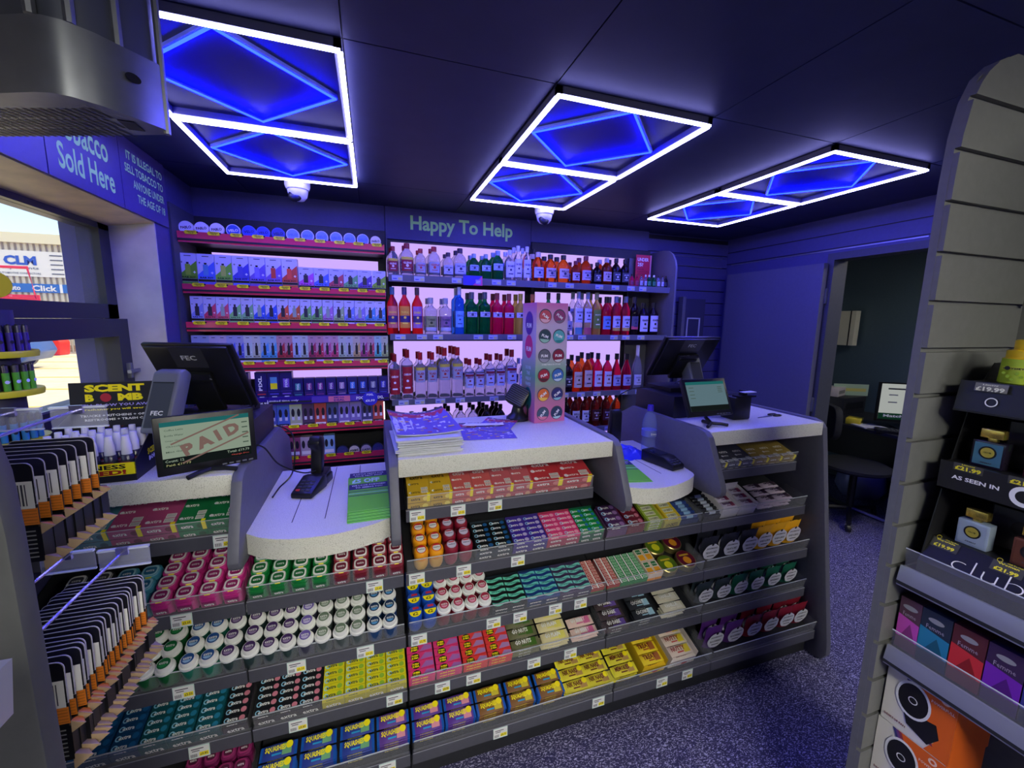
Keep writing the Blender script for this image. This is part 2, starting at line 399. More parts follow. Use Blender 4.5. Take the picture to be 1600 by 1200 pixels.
def tray(unit, t, x0, x1, tix=(), riser=.05, depth=.30, ends=True):
    Y0, zb = TR[t]
    b = MB(); i0 = 0
    b.box(x0, x1, Y0, Y0+.012, zb, zb+.043, LIP)
    b.prism([(Y0+.012, zb+.022), (Y0+.012+depth*CT, zb+.022+depth*ST), (Y0+.012+depth*CT, zb+.030+depth*ST), (Y0+.012, zb+.030)], 'x', x0+.001, x1-.001, DARK)
    b.box(x0, x1, Y0-.001, Y0, zb+.0405, zb+.043, mat('lip_highlight', (150, 150, 160), .3))
    tr = b.build('display_tray', unit)
    g = MB(); a = x0+.004; e = x1-.004; z = zb+.043
    g.poly([(a, Y0+.004, z), (e, Y0+.004, z), (e, Y0-.006, z+riser), (a, Y0-.006, z+riser)], ACR)
    g.box(a, e, Y0-.007, Y0-.004, z+riser-.001, z+riser+.001, ACRE)
    for xx in (a, e) if ends else ():
        g.poly([(xx, Y0+.004, z), (xx, Y0-.006, z+riser), (xx, Y0+.11, z+riser+.02), (xx, Y0+.11, z)], ACR)
    g.build('clear_riser', tr)
    for x, p in tix: ticket(tr, x, p, zb+.0205, Y0-.0012)
    return tr
PAN = [(1.96, 1.04), (1.80, 1.125), (1.34, 1.125), (1.30, 1.118), (1.275, 1.10), (1.195, .93), (1.188, .905), (1.195, .885), (1.215, .872), (1.30, .868), (1.99, .868)]
END = [(1.80, 1.125), (1.345, 1.125), (1.31, 1.115), (1.29, 1.09), (1.15, .10), (1.148, .05), (1.17, .012), (1.20, .004), (1.80, .004)]
SECT = {'A': (-.94, -.388), 'B': (-.383, .072), 'C': (.080, .8325), 'D': (.8365, 1.304), 'E': (1.308, 1.925)}
TIX = {('A', 1): [(-.44, '£3.60')], ('A', 2): [(-.545, '£3.60')], ('A', 3): [(-.545, '£3.50')], ('A', 4): [(-.52, '£0.85')], ('A', 5): [],
 ('B', 2): [(-.02, '£3.60')], ('B', 3): [(-.255, '£3.50'), (-.055, '£3.50')], ('B', 4): [(-.26, '£0.85'), (.03, '£0.85')][:2], ('B', 5): [(-.13, '£0.75'), (.0, '£0.75')],
 ('C', 1): [(.125, '£2.50'), (.265, '£3.15'), (.40, '£3.60')], ('C', 2): [(.115, '£2.75'), (.275, '£3.00'), (.475, '£0.85')], ('C', 3): [(.115, '£2.75'), (.375, '£0.90'), (.475, '£0.95'), (.615, '£1.20'), (.72, '£0.99')],
 ('C', 4): [(.19, '£0.75'), (.30, '£0.75'), (.53, '£1.00'), (.68, '£1.15')], ('C', 5): [(.38, '£0.75'), (.77, '£0.75')],
 ('D', 3): [(.90, '£1.25')][:0], ('D', 5): [(1.06, '£1.15'), (1.185, '£1.15')]}
UL = {'A': 'grey stepped confectionery display unit under the left till', 'B': 'grey confectionery display unit under the low left ledge', 'C': 'grey confectionery display unit under the centre worktop',
 'D': 'grey confectionery display unit under the low right ledge', 'E': 'grey confectionery display unit under the right till'}
for s, (x0, x1) in SECT.items():
    t = thing('counter_display_unit', UL[s], 'display unit')
    b = MB(); top = 1.05 if s in 'ACE' else .885
    b.box(x0-.002, x1+.002, 1.66, 1.68, .1, top, DARK); b.box(x0-.002, x1+.002, 1.245, 1.68, .0, .088, DARK)
    b.build('carcass', t)
    for k in (1, 2, 3, 4, 5):
        if k == 1 and s in 'BD': continue
        a, e = x0, x1
        if k == 1 and s == 'C': a, e = .088, .80
        if k == 1 and s == 'A': e = -.392
        if k == 1 and s == 'E': a, e = 1.312, 1.885
        if k > 1 and s == 'E': e = 1.915
        tray(t, k, a, e, TIX.get((s, k), ()))
    if s == 'A': MB().prism(PAN, 'x', -.383, -.355, PANEL).build('side_panel', t, bevel=.003)
    if s == 'C':
        for a in (.034, .834): MB().prism(PAN, 'x', a, a+.028, PANEL).build('side_panel', t, bevel=.003)
    if s == 'E':
        MB().prism(PAN, 'x', 1.262, 1.290, PANEL).build('side_panel', t, bevel=.003)
        MB().prism(END, 'x', 1.93, 1.958, PANEL).build('end_panel', t, bevel=.003)
WT = {'A': (-.94, -.384, 'left till'), 'C': (.063, .833, 'centre'), 'E': (1.291, 1.929, 'right till')}
for s, (a, e, n) in WT.items():
    tag(MB().box(a, e, 1.29, 1.80, 1.057, 1.117, LAM).build('worktop', bevel=.0025), 'speckled pale worktop slab, %s section of the counter' % n, 'worktop')
LG = [(-.354, 1.265), (-.32, 1.235), (-.283, 1.213), (-.232, 1.197), (-.19, 1.191), (-.147, 1.190), (-.11, 1.193), (-.078, 1.200), (-.04, 1.212), (-.005, 1.226), (.033, 1.25), (.033, 1.775), (-.354, 1.775)]
RG = [(.863, 1.262), (.89, 1.238), (.93, 1.217), (.97, 1.207), (1.017, 1.205), (1.06, 1.211), (1.104, 1.224), (1.155, 1.244), (1.19, 1.263), (1.212, 1.282), (1.222, 1.30), (1.228, 1.33), (1.240, 1.40), (1.261, 1.46), (1.261, 1.775), (.863, 1.775)]
for P, n in ((LG, 'left'), (RG, 'right')):
    b = MB(); b.prism(P, 'z', .888, .949, LAM)
    xs_ = (-.235, -.155) if n == 'left' else (.98, 1.07)
    if n == 'left':
        for x in (-.245, -.155, -.065): b.box(x-.0012, x+.0012, 1.30 if x < -.1 else 1.5, 1.765, .949, .9494, BLK)
    else:
        for x in (1.0, 1.09): b.box(x-.0012, x+.0012, 1.33, 1.765, .949, .9494, BLK)
    tag(b.build('counter_ledge'), 'low bow-fronted speckled ledge, %s customer position of the counter' % n, 'ledge')

# ------------------------------------------------------------------ confectionery prototypes
def p_tub(name, body, lid, lab, ringc=WHITE, txt='extra', sz=.049, h=.068, yl=True):
    t = thing('gum_tub', '', 'gum tub')
    b = MB(); b.prism(b.rrect(sz, sz, .011, 3), 'z', 0, h*.72, body)
    b.quad((0, -sz/2-.0004, h*.36), X3, Z3, sz*.72, h*.4, lab); b.text(txt, (0, -sz/2-.0008, h*.36), X3, Z3, sz*.5, h*.14, WHITE, .02, 1); b.build('body', t)
    b = MB(); b.prism(b.rrect(sz*.98, sz*.94, .013, 4), 'z', h*.72, h*.93, lid); b.prism(b.rrect(sz*.84, sz*.80, .013, 4), 'z', h*.93, h, ringc); b.build('lid', t, bevel=.0012)
    b = MB(); b.prism(b.rrect(sz*.60, sz*.50, .008, 3), 'z', h+.0002, h+.001, lab); b.text(txt, (0, 0, h+.0014), X3, Y3, sz*.42, sz*.16, WHITE, .02, 1)
    if yl: b.box(-.006, .008, -sz*.47, -sz*.37, h*.93, h*.935+.001, YEL)
    b.build('label', t)
    return Proto(t)
def p_bottle(body, lab, lab2, txt='extra', cap=WHITE, r=.0235, h=.088):
    t = thing('gum_bottle', '', 'gum bottle')
    b = MB(); b.lathe([(.001, 0), (r*.9, 0), (r, .004), (r, h*.68), (r*.85, h*.74)], body, 18); b.build('body', t)
    b = MB(); b.lathe([(r*1.0, h*.72), (r*1.04, h*.735), (r*1.04, h*.80), (r*.98, h*.83), (r*.82, h*.84), (r*.80, h*.965), (r*.72, h), (.0005, h)], cap, 20); b.build('cap', t)
    b = MB(); b.disc((0, 0, h+.0005), X3, Y3, r*.66, lab, 18); b.disc((0, 0, h+.0008), X3, Y3, r*.5, lab2, 14, a0=200, a1=340)
    b.text(txt, (0, .001, h+.0013), X3, Y3, r*.92, r*.34, WHITE, .02, 1); b.build('label', t)
    return Proto(t)
def p_pot(body, lid, mode):
    t = thing('gum_pot', '', 'gum pot'); r = .0245; h = .078
    b = MB(); b.lathe([(.001, 0), (r*.85, 0), (r*.97, .01), (r*.97, .03), (r*.8, .045)], body, 18); b.build('body', t)
    b = MB()
    b.lathe([(r*.86, .042), (r*1.0, .048), (r*1.0, .066), (r*.9, h-.003), (r*.74, h), (.0005, h)] if mode != 'p2' else [(r*.9, .042), (r*.98, .045), (r*.98, h-.004), (r*.9, h), (.0005, h)], lid, 20); b.build('lid', t)
    b = MB(); z = h+.0005
    if mode == 'p2':
        b.disc((0, 0, z), X3, Y3, r*.82, C((40, 80, 190)), 20); b.disc((0, 0, z+.0003), X3, Y3, r*.80, YEL, 14, a0=180, a1=360)
        b.quad((.002, r*.45, z+.0004), X3, Y3, r*.8, r*.32, C((200, 40, 60))); b.text('£2', (0, -r*.35, z+.0006), X3, Y3, r*.7, r*.45, BLK, .03, 1)
    else:
        b.disc((0, 0, z), X3, Y3, r*.68, C((214, 40, 50)) if mode == 'o' else C((190, 180, 215)), 18); b.disc((0, -.001, z+.0003), X3, Y3, r*.56, WHITE if mode == 'o' else C((216, 208, 236)), 14)
        b.quad((0, r*.42, z+.0004), X3, Y3, r*.8, r*.22, C((214, 40, 60))); b.text('mentos', (0, 0, z+.0006), X3, Y3, r*.9, r*.26, C((40, 40, 110)), .02, 1)
    b.build('label', t)
    return Proto(t)
def p_stick(main, end, txtc=WHITE, txt='extra', w=.066, d=.0215, h=.012, blob=(150, 210, 240), wave=False, name='gum_pack', cat='gum pack'):
    b = MB(); b.box(-w/2, w/2, 0, d, 0, h, main)
    if wave:
        n = 12; top = []; bot = []
        for i in range(n+1):
            x = -w*.46+w*.92*i/n; y = d*.5+d*.16*math.sin(i/n*math.pi*2+2.6); top.append((x, y+d*.28, h+.0005)); bot.append((x, y-d*.28, h+.0005))
        for i in range(n): b.poly([bot[i], bot[i+1], top[i+1], top[i]], end)
        b.text(txt, (0, d*.48, h+.0009), X3, Y3, w*.7, d*.28, txtc, .02, 1)
    else:
        b.disc((w*.30, d*.5, h+.0004), X3, Y3, w*.13, end, 12, ry=d*.36); b.ring((-w*.34, d*.5, h+.0005), X3, Y3, d*.2, d*.34, C(blob), 12)
        b.text(txt, (-w*.10, d*.5, h+.0006), X3, Y3, w*.46, d*.42, txtc, .03, 1)
        b.text(txt, (-w*.10, -.0005, h*.5), X3, Z3, w*.46, h*.5, txtc, .03, 1)
    o = b.build(name); return Proto(tag(o, '', cat))
def p_case(w, d, h, col, txt='extra', txtc=WHITE, lips=True):
    t = thing('display_carton', '', 'carton')
    b = MB(); b.box(0, w, 0, d, 0, h-.013, col); b.box(0, .001, 0, d, h-.013, h, col); b.box(w-.001, w, 0, d, h-.013, h, col); b.box(0, w, d-.001, d, h-.013, h+.006, col); b.build('tray', t)
    b = MB()
    for r in range(2):
        for c_ in range(2): b.text(txt, (w*(.25+.5*c_), -.0006, h*(.28+.36*r)), X3, Z3, w*.34, h*.17, txtc, .02, 1)
    b.build('print', t); return Proto(t)
def p_carton(w, d, h, col, col2, txt='extra', txtc=WHITE, bar=True, ylw=True, swoosh=(225, 225, 235)):
    t = thing('gum_carton', '', 'gum carton')
    b = MB(); b.box(0, w, 0, d, 0, h, col); b.box(0, w, -.0004, 0, h*.49, h*.51, BLK); b.build('box', t)
    b = MB()
    for r in range(2):
        z = h*(.26+.48*r); b.text(txt, (w*.33, -.0008, z), X3, Z3, w*.42, h*.17, txtc, .02, 1); b.disc((w*.78, -.0006, z), X3, Z3, w*.13, col2, 12, ry=h*.14)
        y = d*(.10+.30*r); b.text(txt, (w*.33, y, h+.0006), X3, Y3, w*.42, d*.07, txtc, .02, 1)
        b.disc((w*.12, y, h+.0005), X3, Y3, w*.07, C(swoosh), 10)
        if bar:
            b.quad((w*.75, d*.10+r*.055*d*2, h+.0005), X3, Y3, w*.3, d*.09, WHITE)
            for k in range(6): b.quad((w*(.64+.045*k), d*.10+r*.055*d*2, h+.0009), X3, Y3, w*.018, d*.07, PRINT)
    b.text(txt, (w*.45, d*.62, h+.0006), X3, Y3, w*.6, d*.13, txtc, .02, 1)
    if ylw: b.box(w*.84, w*.98, -.0012, 0, h*.52, h*.95, YEL); b.box(w*.84, w*.98, -.001, d*.05, h, h+.0006, YEL)
    b.build('print', t); return Proto(t)
def p_bar(main, side, txt, txtc, w=.088, d=.034, h=.013, flash=None, blob=None, ends=None, name='sweet_bar', cat='sweet bar', tip=.008):
    t = thing(name, '', cat)
    b = MB(); n = 10; vs = []; fs = []
    for i in range(n+1):
        x = -w/2+w*i/n; e = min(i, n-i)/n; k = min(1, .25+e*3.2)
        for q in range(8):
            a = 2*math.pi*q/8+.39; vs.append((x, d/2+d*.54*math.cos(a)*(1 if k > .9 else .96), h*.5+h*.54*math.sin(a)*k))
    for i in range(n):
        for q in range(8): fs.append((i*8+q, i*8+(q+1) % 8, (i+1)*8+(q+1) % 8, (i+1)*8+q))
    b.add(vs, fs, main, True)
    E2 = ends or main
    b.box(-w/2-tip, -w/2, .001, d-.001, h*.45, h*.55, E2); b.box(w/2, w/2+tip, .001, d-.001, h*.45, h*.55, E2); b.build('wrapper', t)
    b = MB(); z = h*1.012
    if blob: b.quad((w*.27, d*.5, z), X3, Y3, w*.3, d*.75, blob)
    b.text(txt, (-w*.10, d*.62, z+.0006), X3, Y3, w*.66, d*.44, txtc, .04, 1)
    b.text(txt, (-w*.08, -.0015, h*.5), X3, Z3, w*.5, h*.4, txtc, .03, 1)
    b.quad((-w*.05, d*.26, z+.0004), X3, Y3, w*.3, d*.12, side)
    if flash: b.disc((w*.34, d*.72, z+.0008), X3, Y3, d*.26, flash, 10)
    b.build('print', t); return Proto(t)
def p_bag(col, txt, w=.098, h=.115, d=.032, lobes=7):
    t = thing('sweet_bag', '', 'bag of sweets')
    b = MB(); nx, nz = 6, 7; vs = []
    for sgn in (-1, 1):
        for j in range(nz+1):
            for i in range(nx+1):
                x = -w/2+w*i/nx; z = h*j/nz; bul = math.sin(math.pi*i/nx)**.6*(1-(j/nz)**2.2)**.8
                vs.append((x*(1-.10*math.sin(math.pi*j/nz)), sgn*d/2*bul-.0, z+.003*math.sin(i*2.2)*(j == nz)))
    fs = []; o = (nx+1)*(nz+1)
    for s_ in (0, 1):
        for j in range(nz):
            for i in range(nx): a = s_*o+j*(nx+1)+i; fs.append((a, a+1, a+nx+2, a+nx+1))
    b.add(vs, fs, col, True); b.build('pouch', t)
    b = MB(); P = []; R = w*.44
    for i in range(28):
        a = 2*math.pi*i/28; r = R*(1+.05*abs(math.sin(a*lobes/2))); P.append((r*math.cos(a)*.98, -d/2-.0025, h*.44+r*math.sin(a)*.92))
    b.poly(P, C((226, 226, 232))); y = -d/2-.0034
    b.disc((0, y, h*.44+R*.88), X3, Z3, R*.16, BLK, 10); b.text('JAKEMANS', (0, y, h*.44+R*.40), X3, Z3, R*1.4, R*.24, BLK, .02, 1)
    b.text(txt, (0, y, h*.44-R*.08), X3, Z3, R*1.4, R*.26, PRINT, .03, 1); b.quad((0, y, h*.44-R*.5), X3, Z3, R*.9, R*.1, PRINT); b.build('label', t)
    return Proto(t)
ROWN = ['front row', 'second row', 'third row', 'back row', 'fifth row', 'sixth row', 'seventh row']
def grid(proto, t, us, v0, dv, nr, desc, group, place, w0=0, du=0):
    n = len(us)
    for j in range(nr):
        for i, u in enumerate(us):
            col = 'leftmost' if i == 0 and n > 1 else ('rightmost' if i == n-1 and n > 1 else ORD[i]+' along')
            lab = '%s, %s%s, %s' % (desc, '' if n == 1 else col+' in ', ROWN[j], place)
            proto.put(tpos(t, u+du*j, v0+dv*j, w0), TR_ROT, lab, group)
def lin_us(a, b, n): return [a+(b-a)*i/(n-1) for i in range(n)] if n > 1 else [a]
# --- shelf 2 and 3 of sections A, B: tubs and bottles
g_ = grid
PNK = C((206, 48, 140)); PKL = C((150, 30, 100)); GRN = C((20, 130, 60)); MAR = C((120, 24, 40)); TEAL = C((70, 150, 178))
g_(p_tub('', C((70, 60, 70)), C((40, 42, 50)), C((60, 60, 70))), 2, [-.82, -.762], .022, .046, 3, 'dark lidded gum tub with white rim', 'dark gum tubs', 'far left second shelf')
g_(p_tub('', TEAL, TEAL, C((40, 110, 150)), C((160, 205, 220))), 2, [-.704, -.648], .022, .046, 3, 'pale blue gum tub', 'pale blue gum tubs', 'left of pink tubs')
g_(p_tub('', PNK, PNK, PKL), 2, [-.592, -.535, -.477, -.419], .022, .046, 4, 'pink gum tub', 'pink gum tubs', 'second shelf under left till')
g_(p_tub('', GRN, GRN, C((14, 100, 50))), 2, [-.354, -.297, -.239, -.181], .022, .046, 4, 'green gum tub', 'green gum tubs', 'under low left ledge')
g_(p_tub('', MAR, C((150, 40, 60)), C((110, 20, 50))), 2, [-.119, -.061, -.002, .050], .022, .046, 4, 'dark red gum tub with white top', 'dark red gum tubs', 'under low left ledge')
specs = [((22, 96, 50), (30, 130, 60), 3), ((30, 110, 90), (60, 100, 170), 2), ((40, 60, 60), (80, 60, 90), 4), ((60, 60, 80), (140, 130, 190), 1), ((70, 80, 80), (120, 150, 130), 3), ((20, 60, 110), (60, 120, 200), 2)]
names = [('green-labelled', [-.730, -.681, -.632, -.585]), ('blue-labelled', [-.529, -.480]), ('purple-labelled', [-.430, -.376, -.325, -.277]), ('lilac-labelled', [-.227]), ('grey-labelled', [-.178, -.126, -.077]), ('dark-blue-labelled', [-.024, .024])]
labs = [((20, 110, 60), (40, 150, 80)), ((30, 80, 150), (150, 190, 230)), ((70, 40, 100), (150, 130, 170)), ((110, 90, 180), (200, 190, 230)), ((110, 130, 110), (180, 190, 180)), ((20, 50, 90), (90, 160, 220))]
for (n, us), (l1, l2), sp in zip(names, labs, specs):
    g_(p_bottle(C(sp[0]), C(l1), C(l2)), 3, us, .020, .0492, 4, 'white-capped %s gum bottle' % n, 'white-capped gum bottles on third shelf', 'third shelf left')
# C3
g_(p_pot(C((20, 70, 170)), C((24, 84, 190)), 'p2'), 3, [.106, .155], .030, .05, 4, 'blue gum pot with yellow price lid', 'blue gum pots', 'third shelf centre')
g_(p_bottle(MAR, C((170, 40, 70)), C((230, 150, 180))), 3, [.202, .250, .299, .346], .028, .0495, 4, 'white-capped red-labelled gum bottle', 'red-labelled gum bottles', 'centre third shelf')
g_(p_pot(C((226, 176, 80)), C((246, 164, 20)), 'o'), 2, [.133, .1845], .030, .05, 4, 'orange-lidded gum pot', 'orange gum pots', 'centre second shelf')
g_(p_pot(C((150, 60, 80)), C((140, 22, 50)), 'm'), 2, [.2365, .288], .032, .05, 4, 'dark maroon-lidded gum pot', 'maroon gum pots', 'centre second shelf')
def case_block(t, u0, w, n, d, hc, ccol, packs, v0, names, txt, place, group, nrow=5, ctxt=None, bw=None):
    pr = p_case(w, d, hc, ccol, txt)
    for i in range(n):
        nm = names[i] if isinstance(names, list) else names
        pr.put(tpos(t, u0+i*(w+.001), v0), TR_ROT, 'open %s display carton, %s on %s' % (nm, ORD[i] if n > 1 else 'resting', place), None)
        pk = packs[i] if isinstance(packs, list) else packs
        dv = (d-.004)/nrow
        for c_ in range(2):
            for j in range(nrow):
                pos = tpos(t, u0+i*(w+.001)+w*(.25+.5*c_), v0+.002+dv*j, hc-.0128)
                pk.put(pos, TR_ROT, '%s gum pack, %s of its carton, %s row back, %s' % (nm, 'left' if c_ == 0 else 'right', ORD[j], place), group)
place2, place3 = 'centre second shelf', 'centre third shelf'
case_block(2, .322, .134, 1, .122, .062, C((40, 50, 60)), p_stick(C((16, 20, 24)), C((30, 90, 150))), .004, 'black and white', 'extra', place2, 'black gum packs')
case_block(2, .459, .133, 1, .122, .062, C((66, 50, 130)), p_stick(C((66, 40, 160)), C((190, 180, 220))), .004, 'purple', 'extra', place2, 'purple gum packs')
case_block(2, .594, .133, 1, .122, .062, C((170, 60, 90)), p_stick(C((226, 60, 130)), C((240, 160, 190))), .004, 'pink', 'extra', place2, 'pink gum packs')
case_block(2, .729, .1, 1, .122, .062, C((20, 90, 60)), p_stick(C((16, 140, 60)), C((40, 110, 190)), w=.049), .004, 'green', 'extra', place2, 'green gum packs')
aw = lambda m_, e_: p_stick(C(m_), C(e_), C((30, 80, 80)), 'airwaves', wave=True)
case_block(3, .373, .130, 1, .122, .05, C((30, 40, 50)), aw((22, 26, 30), (110, 214, 186)), .002, 'black and mint', 'airwaves', place3, 'wavy gum packs')
case_block(3, .505, .130, 1, .122, .05, C((30, 50, 90)), aw((26, 60, 130), (110, 206, 200)), .002, 'blue and mint', 'airwaves', place3, 'wavy gum packs')
case_block(3, .637, .130, 1, .122, .05, C((60, 50, 80)), aw((66, 50, 90), (120, 210, 200)), .002, 'purple and mint', 'airwaves', place3, 'wavy gum packs')
# thin upright mint packs at C3/D3
def p_rows(c1, n): 
    b = MB(); w, d, h = .030, .125, .02; b.box(-w/2, w/2, 0, d, 0, h, c1); b.box(-w/2, -w/2+.006, 0, d, h, h+.0005, WHITE)
    for i in range(9):
        b.quad((.004, d*(i+.5)/9, h+.0006), X3, Y3, w*.6, d*.075, C((236, 200, 190) if n else (190, 236, 200))); b.quad((.004, d*(i+.5)/9, h+.001), X3, Y3, w*.46, d*.03, c1)
    return Proto(tag(b.build('mint_strip'), '', 'mint strip'))
g_(p_rows(C((176, 44, 40)), 1), 3, [.786, .812], .004, .1, 1, 'red and white mint-pack strip', 'red mint strips', 'centre third shelf', .015)
g_(p_rows(C((176, 44, 40)), 1), 3, [.855, .883], .004, .1, 1, 'red and white mint-pack strip', 'red mint strips', 'third shelf under right ledge', .015)
g_(p_rows(C((20, 140, 70)), 0), 3, [.917, .949, .981, 1.013], .004, .1, 1, 'green and white mint-pack strip', 'green mint strips', 'third shelf under right ledge', .015)
for x0_, n in ((.77, 2), (.84, 2), (.90, 4)):
    w_ = .056 if n == 2 else .128
    b = MB(); b.box(0, w_, 0, .12, 0, .0145, C((60, 120, 60))); tag(b.build('display_carton', loc=tpos(3, x0_, .003), rot=TR_ROT), {.77: 'low green carton at right end of centre third shelf', .84: 'low green carton at left end of right third shelf', .90: 'wide low green carton under the green mint strips'}[x0_], 'carton')
# small mint boxes D3
def p_tt(lidc):
    b = MB(); b.box(-.017, .017, 0, .06, 0, .045, C((232, 214, 196))); b.box(-.017, .017, -.0004, .0, .004, .02, C((240, 150, 40))); b.box(-.013, .013, .004, .03, .045, .0456, C((244, 170, 30)))
    b.box(-.011, .011, .035, .056, .045, .0456, lidc); b.text('tic tac', (0, .045, .0462), X3, Y3, .018, .008, WHITE, .02, 1); return Proto(tag(b.build('mint_box'), '', 'mint box'))
g_(p_tt(C((20, 120, 60))), 3, [1.047, 1.083], .006, .064, 2, 'small clear and orange mint box', 'small mint boxes', 'under right ledge')
def p_tin(c1, c2):
    t = thing('sweet_tin', '', 'tin'); r = .043
    b = MB(); b.lathe([(.001, 0), (r, 0), (r, .018), (r*1.03, .019), (r*1.03, .03), (r*.96, .033)], mat('gold_tin', (176, 160, 100), .3, metal=.8), 28); b.build('tin', t)
    b = MB(); b.disc((0, 0, .0334), X3, Y3, r*.92, C(c1), 28); b.disc((0, -.008, .0338), X3, Y3, r*.42, C(c2), 16); b.quad((0, .018, .034), X3, Y3, r*1.1, .008, C((220, 190, 60))); b.build('label', t); return Proto(t)
tn1 = p_tin((90, 120, 30), (224, 220, 40)); tn2 = p_tin((110, 20, 50), (240, 160, 40))
tn1.put(tpos(3, 1.150, .045, .004), TR_ROT, 'round green sweet tin, front left, third shelf under right ledge', 'sweet tins')
tn1.put(tpos(3, 1.148, .137, .004), TR_ROT, 'round green sweet tin behind another, third shelf under right ledge', 'sweet tins')
tn2.put(tpos(3, 1.250, .050, .004), TR_ROT, 'round dark red sweet tin at front, third shelf under right ledge', 'sweet tins')
tn2.put(tpos(3, 1.245, .145, .004), TR_ROT, 'round dark red sweet tin behind another, under right ledge', 'sweet tins')
# top shelf cartons
def cartons(t, lst, d, h, place):
    cnt = {}
    for (u, w, c1, c2, nm, tc) in lst:
        k = (nm, round(w, 3))
        if k not in cnt: cnt[k] = [p_carton(w, d, h, C(c1), C(c2), txtc=C(tc) if tc else WHITE), 0]
        p, i = cnt[k]; p.put(tpos(t, u, .003), TR_ROT, '%s gum carton, %s of its colour from left, %s' % (nm, ORD[i], place), 'gum cartons'); cnt[k][1] += 1
tl, pk, gn = (70, 132, 150), (172, 70, 120), (24, 120, 70)
cartons(1, [(-.862, .082, tl, (40, 90, 110), 'teal', None), (-.779, .070, tl, (40, 90, 110), 'teal', None), (-.708, .0765, pk, (120, 20, 70), 'pink', None), (-.631, .080, pk, (120, 20, 70), 'pink', None), (-.550, .072, gn, (14, 90, 50), 'green', None), (-.477, .080, gn, (14, 90, 50), 'green', None)], .17, .066, 'top shelf, left till')
cartons(1, [(.095, .075, (206, 168, 40), (240, 220, 90), 'yellow', (70, 60, 30)), (.171, .075, (206, 168, 40), (240, 220, 90), 'yellow', (70, 60, 30)), (.247, .073, (200, 90, 90), (232, 150, 110), 'peach red', None), (.321, .073, (200, 90, 90), (232, 150, 110), 'peach red', None),
 (.395, .075, (190, 90, 100), (220, 160, 130), 'dull red', None), (.471, .074, (190, 90, 100), (220, 160, 130), 'dull red', None), (.546, .122, (186, 50, 60), (220, 120, 120), 'bright red', None), (.669, .122, (186, 50, 60), (220, 120, 120), 'bright red', None)], .14, .068, 'top shelf, centre counter')
gl, gy = (146, 124, 56), (66, 68, 84)
cartons(1, [(1.315+.078*i, .077, gy, (130, 130, 140), 'grey', None) for i in range(4)]+[(1.63+.084*i, .083, gl, (180, 160, 90), 'dull gold', None) for i in range(3)], .12, .045, 'top shelf, right till')
# D2: dark cartons and lozenge packs
def block(protos_us, t, v0, dv, nr, layers, hl, group, place, du=0):
    for pr, us, nm in protos_us:
        for k in range(layers):
            for j in range(nr):
                if k < layers-1 and j > 0: continue
                for i, u in enumerate(us):
                    pos = tpos(t, u+du*j, v0+dv*j, k*hl)
                    lay = 'top layer' if k == layers-1 else ('bottom layer' if k == 0 else ORD[k]+' layer up')
                    lab = '%s, %s%s, %s, %s' % (nm, '' if len(us) == 1 else ORD[i]+' stack, ', 'front' if j == 0 else ORD[j]+' back', lay, place)
                    pr.put(pos, TR_ROT, lab, group)
def base_box(t, u0, u1, v0, v1, h, col, lab, txt=None, txtc=WHITE, nm='display_carton'):
    b = MB(); b.box(0, u1-u0, 0, v1-v0, 0, h, col)
    if txt: b.text(txt, ((u1-u0)/2, -.0006, h*.5), X3, Z3, (u1-u0)*.7, h*.4, txtc, .02, 1)
    return tag(b.build(nm, loc=tpos(t, u0, v0), rot=TR_ROT), lab, 'carton')
P2 = C((96, 50, 104)); P3 = C((116, 24, 50))
base_box(2, .850, .938, .004, .124, .046, P2, 'low dark purple carton under small mint packs, right ledge')
base_box(2, .941, 1.020, .004, .124, .046, P3, 'low dark red carton under small mint packs, right ledge')
sm = p_stick(C((76, 40, 92)), C((150, 110, 170)), txt='fruit', w=.08, d=.028, h=.012); g_(sm, 2, [.893], .006, .03, 4, 'dark purple fruit sweet pack', 'dark purple fruit packs', 'under right ledge', .0465)
sm = p_stick(C((110, 22, 44)), C((200, 120, 140)), txt='berry', w=.074, d=.028, h=.012); g_(sm, 2, [.981], .006, .03, 4, 'dark red berry sweet pack', 'dark red berry packs', 'under right ledge', .0465)
def p_lock(c):
    b = MB(); w, d, h = .072, .027, .012; b.box(-w/2, w/2, 0, d, 0, h, C(c)); b.box(-w*.36, w*.30, .003, d-.003, h, h+.0005, C((220, 222, 190)))
    b.text('LOCKETS', (-w*.03, d/2, h+.001), X3, Y3, w*.58, d*.4, BLK, .03, 1); b.box(-w*.36, w*.3, -.0005, 0, .002, h-.002, C((220, 222, 190))); b.text('LOCKETS', (-w*.03, -.001, h/2), X3, Z3, w*.5, h*.45, BLK, .03, 1)
    return Proto(tag(b.build('lozenge_pack'), '', 'lozenge pack'))
block([(p_lock((150, 176, 50)), [1.073], 'green lozenge pack with black lettering')], 2, .008, .029, 4, 4, .0145, 'green lozenge packs', 'right ledge')
base_box(2, 1.118, 1.200, .004, .128, .046, C((190, 180, 70)), 'yellow lozenge carton beside the green lozenge packs', 'LOCKETS', BLK)
g_(p_lock((226, 200, 40)), 2, [1.160], .008, .029, 4, 'yellow lozenge pack with black lettering', 'yellow lozenge packs', 'under right ledge', .0465)
base_box(2, 1.206, 1.298, .006, .12, .030, C((40, 60, 110)), 'low dark blue carton right of the lozenge packs')
def p_tube(c1, c2, L=.085, r=.0085):
    b = MB(); b.lathe([(r*.6, 0), (r, .004), (r, L-.004), (r*.6, L)], C(c1), 10, cx=0, cy=0); b.lathe([(r*1.01, L*.3), (r*1.01, L*.7)], C(c2), 10)
    b.rot(0, Matrix.Translation((-L/2, r, r)) @ Matrix.Rotation(math.pi/2, 4, 'Y')); return Proto(tag(b.build('mint_roll'), '', 'mint roll'))
